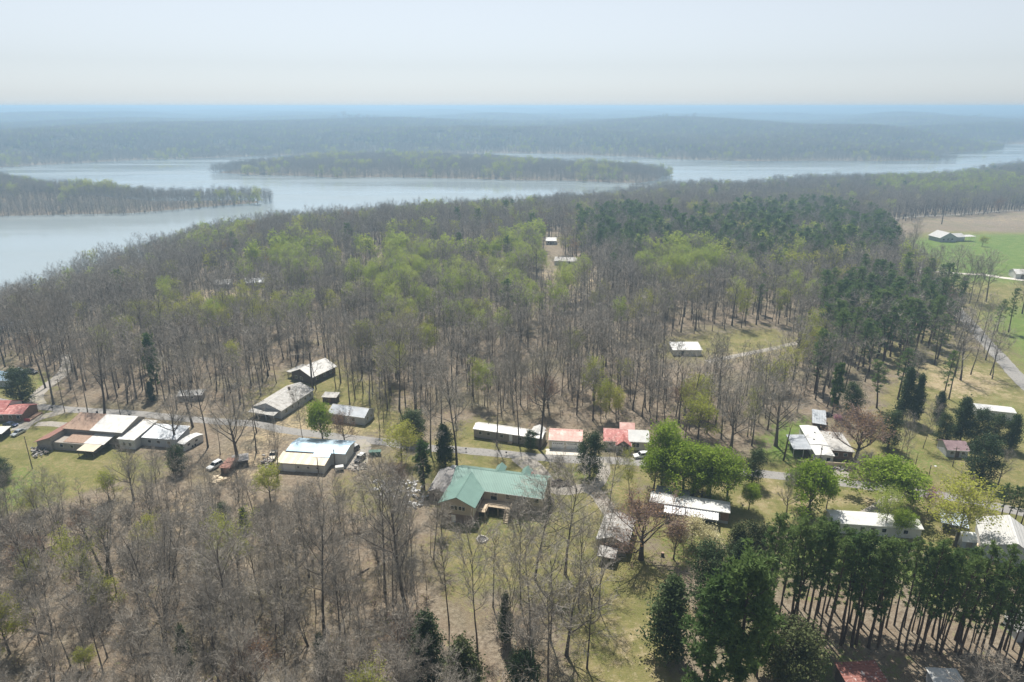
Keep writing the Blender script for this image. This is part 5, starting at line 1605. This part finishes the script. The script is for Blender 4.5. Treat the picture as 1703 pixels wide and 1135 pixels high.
CLEAR = [wpoly(p) for p in [
    [(1470, 374), (1560, 362), (1900, 346), (1900, 800), (1700, 660), (1640, 585), (1612, 548), (1560, 488), (1505, 435), (1470, 400)],
    [(1085, 578), (1130, 560), (1200, 550), (1290, 545), (1335, 562), (1320, 605), (1290, 632), (1180, 640), (1172, 658), (1108, 658), (1100, 610)],
    [(898, 420), (925, 396), (940, 440), (985, 448), (985, 478), (930, 482), (895, 450)],
    [(300, 492), (350, 478), (400, 478), (445, 474), (445, 486), (330, 508)],
    [(560, 455), (640, 450), (640, 480), (575, 478)], [(760, 458), (845, 455), (845, 470), (760, 472)]]]
ROADLINE = [gp(*p) for p in [(0, 668), (136, 683), (290, 695), (430, 706), (600, 731)]]


def near_poly(x, y, polys, d=0):
    k = np.zeros(len(x), bool)
    for P in polys: k |= sdist(P, x, y) > -d
    return k


# kinds by place: ellipses in the photograph where crowns of a sort gather
ZONE = [  # cx, cy, rx, ry, weights
    (770, 470, 185, 60, dict(young=.27, yellow=.05)), (500, 425, 50, 30, dict(young=.55)), (320, 385, 110, 22, dict(young=.16, yellow=.10)), (330, 505, 160, 18, dict(yellow=.26, young=.08)),
    (650, 545, 80, 18, dict(yellow=.2)), (700, 342, 170, 14, dict(young=.14)), (1050, 385, 80, 34, dict(pine=.50)), (1310, 388, 170, 44, dict(pine=.50, young=.06)), (1480, 505, 118, 52, dict(pine=.72)),
    (1150, 432, 95, 24, dict(young=.5)), (1580, 306, 130, 18, dict(young=.3)), (1490, 600, 150, 48, dict(pine=.45, yellow=.1)), (640, 430, 60, 40, dict(young=.4)), (880, 400, 50, 30, dict(young=.3, pine=.1)),
    (1010, 640, 30, 40, dict(yellow=.35)), (1350, 440, 90, 20, dict(yellow=.25)), (170, 520, 80, 20, dict(yellow=.15)), (1320, 560, 60, 40, dict(yellow=.3))]


def kinds_at(x, y, z):
    px, py = proj(x, y, z + 14)
    out = np.empty(len(x), object)
    u = rng.uniform(size=len(x))
    for i in range(len(x)):
        w = dict(bare=1.0, slim=.22, yellow=.05, young=.018, brown=.02, pine=.006)
        for cx, cy, rx, ry, add in ZONE:
            f = ((px[i] - cx) / rx) ** 2 + ((py[i] - cy) / ry) ** 2
            if f < 1.25:
                f = 1 if f < .8 else .4
                for k, a in add.items(): w[k] = w.get(k, 0) + f * a / (1.0001 - a)
        ks, ws = list(w), np.cumsum(list(w.values()))
        out[i] = ks[int(np.searchsorted(ws, u[i] * ws[-1]))]
    return px, py, out


FOREST = [(-160, 620), (60, 610), (125, 645), (150, 668), (250, 672), (330, 655), (410, 650), (470, 610), (560, 590), (640, 625), (700, 655), (790, 690), (905, 700), (1000, 705), (1085, 712), (1160, 735), (1215, 745),
          (1290, 710), (1350, 680), (1400, 640), (1440, 620), (1500, 600), (1600, 560), (1640, 540), (1600, 470), (1500, 410), (1474, 374), (1560, 360), (1760, 346), (1760, 268), (1560, 282), (1290, 288), (1050, 298), (860, 324), (640, 338),
          (330, 366), (130, 420), (0, 480), (-160, 520)]
fx, fy = scatter(FOREST, 5.9)
fz = hgt(fx, fy)
k = (sdist(NEAR, fx, fy) > 3) & ~near_poly(fx, fy, CLEAR) & (wob(fx, fy, 60) > -.85)
fx, fy, fz = fx[k], fy[k], fz[k]
lx, ly = scatter([(-120, 880), (0, 868), (110, 842), (200, 815), (300, 825), (420, 850), (470, 870), (560, 850), (620, 860), (700, 875), (722, 930), (718, 1010), (700, 1080), (760, 1200), (900, 1330), (-150, 1330)], 5.1)
k = wob(lx, ly, 45) > -.7
lx, ly = lx[k], ly[k]
vx, vy = scatter([(230, 775), (420, 800), (470, 800), (560, 800), (640, 840), (640, 870), (400, 880), (180, 830)], 7.5)
sx, sy = scatter([(190, 655), (330, 660), (420, 640), (480, 600), (640, 600), (720, 660), (700, 700), (640, 690), (560, 650), (430, 690), (380, 690), (200, 680)], 6.9)
ux, uy = scatter([(275, 702), (330, 708), (470, 722), (455, 775), (330, 785), (285, 768)], 12.0)
tx, ty = scatter([(620, 640), (700, 655), (780, 690), (765, 735), (700, 738), (640, 725), (620, 700)], 11.0)
rx, ry = scatter([(1330, 660), (1420, 600), (1500, 560), (1640, 555), (1660, 640), (1560, 690), (1470, 680), (1430, 700), (1370, 690)], 11.0)
wx = np.concatenate([fx, lx, vx, sx, ux, tx, rx])
wy = np.concatenate([fy, ly, vy, sy, uy, ty, ry])
wz = np.concatenate([fz, np.zeros(len(lx) + len(vx) + len(sx) + len(ux) + len(tx)), hgt(rx, ry)])
# keep clear of the things already standing there
BUILT = np.array([[o.matrix_basis.translation.x, o.matrix_basis.translation.y] for o in bpy.data.objects if o.parent is None and o.type == 'EMPTY'])
FOOT = []
bpy.context.view_layer.update()
for o in bpy.data.objects:
    if o.type == 'MESH' and o.parent is not None and o.name.split('.')[0] in ('wall', 'side_wall', 'roof', 'front_wall', 'side_room', 'carport_roof', 'annex_wall', 'lean_to_wall', 'body', 'blue_roof', 'porch_roof', 'side_roof'):
        c = [o.matrix_world @ Vector(v) for v in o.bound_box]
        FOOT.append((min(p.x for p in c) - 2, max(p.x for p in c) + 2, min(p.y for p in c) - 2.5, max(p.y for p in c) + 2))
ok = np.ones(len(wx), bool)
for a, c, e, f in FOOT: ok &= ~((wx > a) & (wx < c) & (wy > e) & (wy < f))
for bx, by in BUILT: ok &= (wx - bx) ** 2 + (wy - by) ** 2 > 9
RL = np.array([[p.x, p.y] for p in [gp(*q) for q in [(-90, 652), (0, 668), (60, 676), (136, 683), (227, 688), (290, 695), (374, 702), (430, 706), (482, 717), (600, 731), (712, 745), (846, 756)]]])
for i in range(len(RL) - 1):
    e = RL[i + 1] - RL[i]
    t = np.clip(((wx - RL[i, 0]) * e[0] + (wy - RL[i, 1]) * e[1]) / (e @ e), 0, 1)
    ok &= np.hypot(wx - RL[i, 0] - e[0] * t, wy - RL[i, 1] - e[1] * t) > 4
wx, wy, wz = wx[ok], wy[ok], wz[ok]
pxs, pys, ks = kinds_at(wx, wy, wz)
bpx, bpy_ = proj(wx, wy, wz)
keep = ~((bpx > 430) & (bpx < 650) & (bpy_ > 770) & (bpy_ < 852)) & ~((bpx > 715) & (bpx < 760) & (bpy_ > 850) & (bpy_ < 900))
wx, wy, wz, pxs, pys, ks = [a[keep] for a in (wx, wy, wz, pxs, pys, ks)]
lower = (wy < 175) & (wx < 0)
for i in np.nonzero(lower)[0]:                              # lower woods: young stems between bigger trees
    u = rng.uniform()
    ks[i] = 'slim' if u < .36 else 'bare' if u < .86 else 'multi' if u < .92 else 'yellow' if u < .96 else 'brown'
bpx, bpy_ = proj(wx, wy, wz)
inview = (pxs > -70) & (pxs < 1773) & (pys < 1210) & (bpx > -150) & (bpx < 1850)
wx, wy, wz, ks, pxs, pys = [a[inview] for a in (wx, wy, wz, ks, pxs, pys)]
dist = np.hypot(wx, wy)
order = np.argsort(dist)
FAM = dict(bare='b', slim='b', wide='b', multi='b', yellow='y', young='y', brown='y', pine='p', fullpine='p', cedar='c')
count = {}
for o, key, _, _ in MADE: count[FAM.get(key, key)] = count.get(FAM.get(key, key), 0) + 1
REST = []
HGT = dict(bare=(14, 22.5), slim=(9, 15), wide=(14, 19), multi=(10, 15), yellow=(11, 17), young=(14, 20), brown=(10, 15), pine=(18, 24))
for i in order:
    k = ks[i]
    h = rng.uniform(*HGT[k])
    if dist[i] < 215 and wx[i] < 0 and k != 'slim': h *= .86
    bx_, by_ = proj(wx[i], wy[i], wz[i])
    if 770 < by_ < 1000 and bx_ < 660: h *= .66 + .34 * min(1, max(0, (by_ - 840) / 150))     # younger growth along the upper edge of the lower woods
    if count.get(FAM[k], 0) < 298 and dist[i] < 900:
        count[FAM[k]] = count.get(FAM[k], 0) + 1
        tree(k, (wx[i], wy[i], wz[i]), h, None, rng.uniform(1.3, 1.7) if k == 'pine' else rng.uniform(.85, 1.2))
    else:
        REST.append((i, k, h))
print('individual trees', count, 'rest', len(REST))


# ------------------------------------------------------------------ woods too many to count: instanced masses
def joined(tm, cm, name):
    """trunk and crown of a light tree as one mesh"""
    import bmesh
    bm = bmesh.new()
    mats = []
    for me in (tm, cm):
        n0 = len(bm.faces)
        bm.from_mesh(me)
        bm.faces.ensure_lookup_table()
        base = len(mats)
        for f in bm.faces[n0:]: f.material_index += base
        mats += list(me.materials)
    me = bpy.data.meshes.new(name)
    bm.to_mesh(me)
    bm.free()
    for m_ in mats: me.materials.append(m_)
    return me


def mass(name, label, P, rot, scl, idx, protos):
    """one object of kind stuff: a point for each plant, the plants set on the points by geometry nodes"""
    me = bpy.data.meshes.new(name)
    me.vertices.add(len(P))
    me.vertices.foreach_set('co', np.asarray(P, np.float32).ravel())
    for nm, tp, key, dat in (('rot', 'FLOAT_VECTOR', 'vector', rot), ('scl', 'FLOAT_VECTOR', 'vector', scl)):
        a = me.attributes.new(nm, tp, 'POINT')
        a.data.foreach_set(key, np.asarray(dat, np.float32).ravel())
    a = me.attributes.new('idx', 'INT', 'POINT')
    a.data.foreach_set('value', np.asarray(idx, np.int32))
    o = tag(link(name, me), label, 'trees', kind='stuff')
    g = bpy.data.node_groups.new(name, 'GeometryNodeTree')
    g.interface.new_socket('Geometry', in_out='INPUT', socket_type='NodeSocketGeometry')
    g.interface.new_socket('Geometry', in_out='OUTPUT', socket_type='NodeSocketGeometry')
    nd, lk = g.nodes, g.links
    gi, go = nd.new('NodeGroupInput'), nd.new('NodeGroupOutput')
    iop = nd.new('GeometryNodeInstanceOnPoints')
    iop.inputs['Pick Instance'].default_value = True
    jn = nd.new('GeometryNodeJoinGeometry')
    for pm in protos:
        po = bpy.data.objects.new(pm.name, pm)                 # a source of shape only, not placed in the scene
        oi = nd.new('GeometryNodeObjectInfo')
        oi.inputs['Object'].default_value = po
        gt = nd.new('GeometryNodeGeometryToInstance')
        lk.new(oi.outputs['Geometry'], gt.inputs[0])
        lk.new(gt.outputs[0], jn.inputs[0])

    def attr(nm, tp):
        n = nd.new('GeometryNodeInputNamedAttribute')
        n.data_type = tp
        n.inputs['Name'].default_value = nm
        return [s for s in n.outputs if s.enabled and s.name == 'Attribute'][0]
    e2r = nd.new('FunctionNodeEulerToRotation')
    lk.new(attr('rot', 'FLOAT_VECTOR'), e2r.inputs[0])
    lk.new(e2r.outputs[0], iop.inputs['Rotation'])
    lk.new(attr('scl', 'FLOAT_VECTOR'), iop.inputs['Scale'])
    lk.new(attr('idx', 'INT'), iop.inputs['Instance Index'])
    lk.new(gi.outputs[0], iop.inputs['Points'])
    lk.new(jn.outputs[0], iop.inputs['Instance'])
    lk.new(iop.outputs[0], go.inputs[0])
    md = o.modifiers.new('plants', 'NODES')
    md.node_group = g
    return o


# the order of joined instances is not relied on: every mass holds plants of one sort only
LOW = dict(
    bare=[(joined(*hardwood(500 + i, H, cb, R, 10, 5, 5, 2, 'forest', r0, 1.9, detail=0, name='lb'), 'far_bare_tree'), H) for i, (H, cb, R, r0) in enumerate([(21, .34, 4.0, .25), (23, .42, 3.7, .27), (19, .30, 4.2, .22), (20, .44, 3.5, .2)])],
    young=[(joined(*hardwood(520 + i, H, .4, R, 10, 5, 4, 2, 'forest', .24, 1.8, 1400, .38, LEAFG, detail=0, name='ly'), 'far_green_tree'), H) for i, (H, R) in enumerate([(20, 3.8), (22, 3.4), (18, 4.2)])],
    yellow=[(joined(*hardwood(540 + i, H, .35, R, 10, 5, 4, 2, 'forest', .22, 1.8, 1000, .38, LEAFY, detail=0, name='lw'), 'far_yellow_tree'), H) for i, (H, R) in enumerate([(17, 4.0), (15, 4.4)])],
    brown=[(joined(*hardwood(550, 14, .3, 4.0, 10, 5, 5, 2, 'forest', .22, 1.9, 900, .26, LEAFO, TWIG_RED, detail=0, name='lr'), 'far_rust_tree'), 14)],
    pine=[(joined(*pine(560 + i, H, cb, R, 30, 7, 6, .2, .95, name='lp'), 'far_pine'), H) for i, (H, cb, R) in enumerate([(22, .45, 3.6), (20, .40, 3.9)])],
)
LOW['slim'] = LOW['bare']
LAB = dict(bare=('woods_bare_trees', 'mass of bare grey trees covering the land down to the lake'), young=('woods_green_trees', 'pale green budding trees scattered through the far woods'),
           yellow=('woods_yellow_trees', 'yellow-green budding trees scattered through the far woods'), brown=('woods_rust_trees', 'few rust-tinged budding trees in the far woods'), pine=('woods_pines', 'dark pines grouped in the far woods'))
# islands and the near rim of the far shore: bare woods with a few green crowns
ex, ey = [], []
for P, st in ((ISLE_A, 6.2), (ISLE_B, 6.6)):
    Q = np.array(P)
    gx, gy = np.meshgrid(np.arange(Q[:, 0].min(), Q[:, 0].max(), st), np.arange(Q[:, 1].min(), Q[:, 1].max(), st))
    gx = gx.ravel() + rng.uniform(-.45, .45, gx.size) * st
    gy = gy.ravel() + rng.uniform(-.45, .45, gy.size) * st
    s_ = sdist(Q, gx, gy) > 4
    ex.append(gx[s_]); ey.append(gy[s_])
gx, gy = np.meshgrid(np.arange(-1900, 1900, 9.5), np.arange(1250, 2350, 9.5))
gx = gx.ravel() + rng.uniform(-4, 4, gx.size)
gy = gy.ravel() + rng.uniform(-4, 4, gy.size)
df = sdist(FARL, gx, gy)
s_ = (df > 5) & (df < 130) & (np.abs(gx) < .80 * gy + 60)
ex.append(gx[s_]); ey.append(gy[s_])
ex, ey = np.concatenate(ex), np.concatenate(ey)
ez = hgt(ex, ey) - 3.5
ek = np.array(['bare'] * len(ex), object)
u = rng.uniform(size=len(ex)) + .10 * wob(ex, ey, 200)
ek[u > .955] = 'young'
ek[u > .985] = 'yellow'
pool = {}
for i, k, h in REST:
    pool.setdefault('bare' if k in ('slim', 'multi', 'wide') else k, []).append((wx[i], wy[i], wz[i], h))
for x, y, z, k in zip(ex, ey, ez, ek):
    pool.setdefault(k, []).append((x, y, z, rng.uniform(14, 20)))
for k, L in pool.items():
    A = np.array(L)
    ps = LOW[k]
    n = len(A)
    ix = rng.integers(0, len(ps), n)
    Hm = float(np.mean([p[1] for p in ps]))
    s_ = A[:, 3] / Hm
    wd = s_ * rng.uniform(.9, 1.35, n)
    print('mass', k, n)
    mass(LAB[k][0], LAB[k][1], A[:, :3], np.stack([rng.normal(size=n) * .02, rng.normal(size=n) * .02, rng.uniform(0, 6.28, n)], 1), np.stack([wd, wd, s_], 1), ix, [p[0] for p in ps])


# far hills: patches of simple trees, tilted with the slope
def patch(seed, S=64, n=78, green=.06):
    r = np.random.default_rng(seed)
    V, T, mi = [], [], []
    c = 0
    for k in range(n):
        x, y = r.uniform(-S / 2, S / 2, 2)
        H = r.uniform(15, 23)
        g = 1 if r.uniform() < green else 0
        for a in r.uniform(0, 3.14, 2):
            d = np.array([cos(a), sin(a), 0]) * .3
            V += [np.array([x, y, -2]) - d, np.array([x, y, -2]) + d, np.array([x, y, H * .8])]
            T.append((c, c + 1, c + 2)); mi.append(0); c += 3
        m_ = 46
        C = np.array([x, y, H * .68]) + r.normal(size=(m_, 3)) * np.array([1.7, 1.7, H * .13])
        dn = r.normal(size=(m_, 3)); dn[:, 2] = np.abs(dn[:, 2]) * 1.3
        dn /= np.linalg.norm(dn, axis=1)[:, None]
        sd_ = np.cross(dn, r.normal(size=(m_, 3)))
        sd_ /= np.linalg.norm(sd_, axis=1)[:, None]
        w = .55 if g else .30
        for a, b_, s in zip(C, dn, sd_):
            V += [a - s * w, a + s * w, a + b_ * r.uniform(1.6, 3.0)]
            T.append((c, c + 1, c + 2)); mi.append(1 + g); c += 3
    return fast_mesh('far_wood_patch', np.array(V), np.array(T), None, [BARK, TWIG, LEAFG], np.array(mi))


PT = [patch(600), patch(601), patch(602, green=.12)]
gx, gy, gs = [], [], []
for y0, y1, st in ((1300, 3000, 58), (3000, 5200, 100)):
    a, c = np.meshgrid(np.arange(-4300, 4300, st), np.arange(y0, y1, st))
    a, c = a.ravel() + rng.uniform(-.35, .35, a.size) * st, c.ravel() + rng.uniform(-.35, .35, c.size) * st
    s_ = (sdist(FARL, a, c) > 105) & (np.abs(a) < .78 * c + 80)
    gx.append(a[s_]); gy.append(c[s_]); gs.append(np.full(s_.sum(), st / 58))
# the near land's far right corner behind the field reaches past the forest line: it is covered by the same patches
gx, gy, gs = np.concatenate(gx), np.concatenate(gy), np.concatenate(gs)
gz = hgt(gx, gy)
e = 12.0
dzx, dzy = (hgt(gx + e, gy) - hgt(gx - e, gy)) / (2 * e), (hgt(gx, gy + e) - hgt(gx, gy - e)) / (2 * e)
n = len(gx)
print('patches', n)
hsc = np.stack([gs, gs, np.ones(n)], 1)
mass('far_hill_woods', 'hazy bare woods covering the far hills beyond the lake', np.stack([gx, gy, gz - .5], 1), np.stack([np.arctan(dzy), -np.arctan(dzx), np.zeros(n)], 1), hsc, rng.integers(0, 3, n), PT)

# undergrowth: saplings and brush on the floor of the near woods
SAP = [joined(*hardwood(700 + i, H, .25, R, 6, 3, 3, 1, 'forest', .045, .8, detail=0, name='sap'), 'sapling') for i, (H, R) in enumerate([(6, 1.1), (4.5, 1.0), (8, 1.2)])]
BRU = [joined(*hardwood(710 + i, 2.2, .1, 1.2, 8, 3, 3, 1, 'open', .03, .8, lv, .10, LEAFY if lv else None, TWIG_RED if i % 2 else TWIG, detail=0, name='brush'), 'brush') for i, lv in enumerate((0, 60, 0))]
for nm, lab, protos, st, lo, hi in (('sapling_thicket', 'thin bare saplings crowding the floor of the near woods', SAP, 4.2, .6, 1.25), ('undergrowth', 'low bare brush and budding shoots on the woods floor', BRU, 3.3, .5, 1.2)):
    ax, ay = scatter([(-160, 885), (0, 870), (110, 845), (200, 825), (300, 835), (420, 855), (470, 875), (560, 855), (620, 860), (690, 880), (715, 930), (712, 1010), (690, 1080), (740, 1200), (870, 1330), (-170, 1330)], st)
    bx, by = scatter([(-60, 615), (125, 640), (330, 645), (470, 605), (560, 590), (700, 650), (800, 688), (905, 696), (1000, 700), (1160, 730), (1290, 700), (1400, 630), (1300, 615), (1000, 620), (700, 590), (400, 570), (0, 570)], st * 1.7)
    ax, ay = np.concatenate([ax, bx]), np.concatenate([ay, by])
    k = (wob(ax, ay, 30) > -.5)
    for a, c, e_, f in FOOT: k &= ~((ax > a) & (ax < c) & (ay > e_) & (ay < f))
    ax, ay = ax[k], ay[k]
    n = len(ax)
    s_ = rng.uniform(lo, hi, n)
    print(nm, n)
    mass(nm, lab, np.stack([ax, ay, hgt(ax, ay)], 1), np.stack([rng.normal(size=n) * .08, rng.normal(size=n) * .08, rng.uniform(0, 6.28, n)], 1), np.stack([s_, s_, s_], 1), rng.integers(0, 3, n), protos)

# ------------------------------------------------------------------ what the remaining trees are called
ORD = 'first second third fourth fifth sixth seventh eighth ninth tenth eleventh twelfth thirteenth fourteenth fifteenth sixteenth seventeenth eighteenth nineteenth twentieth'.split()
LANDMARKS += [(1480, 1060, 'pine row'), (1160, 790, 'bright green grove'), (640, 830, 'white debris yard'), (350, 780, 'white minivan'), (297, 740, 'camping trailer'), (95, 620, 'woods lane'), (1480, 520, 'field road pines'),
              (210, 900, 'lawn of the utility pole'), (430, 960, 'blue-roofed workshop woods'), (150, 1050, 'lower woods edge')]
PH = {'blue-roofed workshop woods': 'in the lower woods below the blue-roofed workshop', 'lower woods edge': 'in the lowest corner of the leaf-littered woods', 'lawn of the utility pole': 'in the woods below the workshop lawn', 'pine row': 'in the pine row above the rusty shed',
      'field road pines': 'in the pine stand beside the field road'}
bucket = {}
for o, key, px, py in MADE:
    if 'label' in o: continue
    K = KINDS[key]
    d, lx_, ly_, ph = min((math.hypot(px - a, (py - c) * 1.6), a, c, t) for a, c, t in LANDMARKS)
    if ph in PH: where = PH[ph]
    elif d > 330: where = 'deep in the woods before the lake'
    elif py < ly_ - 14: where = ('far ' if ly_ - py > 60 else '') + 'behind the ' + ph
    elif py > ly_ + 22: where = 'below the ' + ph
    else: where = 'beside the ' + ph
    h = o.scale[2] * K['protos'][0][2]
    bucket.setdefault((K['look'], where), []).append((px, o))
for (look, where), L in bucket.items():
    L.sort(key=lambda t: t[0])
    n = len(L)
    if n > 40:                                              # many together: told apart row by row
        L.sort(key=lambda t: -proj(*t[1].location)[1])
        for r0 in range(0, n, 20):
            for i, (px, o) in enumerate(sorted(L[r0:r0 + 20], key=lambda t: t[0])):
                o['label'] = f'{look} {where}, {ORD[r0 // 20]} row, {ORD[i]} from left'
                o['group'] = f'{look}s {where}'
        continue
    for i, (px, o) in enumerate(L):
        if n == 1: o['label'] = f'{look} {where}'
        elif i < 20: o['label'] = f'{look} {where}, {ORD[i]} from left'
        elif n - 1 - i < 20: o['label'] = f'{look} {where}, {ORD[n - 1 - i]} from right'
        else: o['label'] = f'{look} {where}, amid the others there'
        o['group'] = f'{look}s {where}'

# ------------------------------------------------------------------ the hazy air
hz = MB().box(-18500, -3000, -40, 18500, 18900, 104)
hm = bpy.data.materials.new('haze')
hm.use_nodes = True
hn = hm.node_tree.nodes
hn.remove(hn['Principled BSDF'])
pv = hn.new('ShaderNodeVolumePrincipled')
pv.inputs['Color'].default_value = (.49, .73, .96, 1)
pv.inputs['Density'].default_value = 0.00037
pv.inputs['Anisotropy'].default_value = 0.4
pv.inputs['Density Attribute'].default_value = ''
pv.inputs['Temperature Attribute'].default_value = ''
hm.node_tree.links.new(pv.outputs[0], hn['Material Output'].inputs['Volume'])
hm.cycles.homogeneous_volume = True
tag(hz.build('haze', hm), 'thin blue haze lying over the lake and far hills', 'haze', kind='stuff')
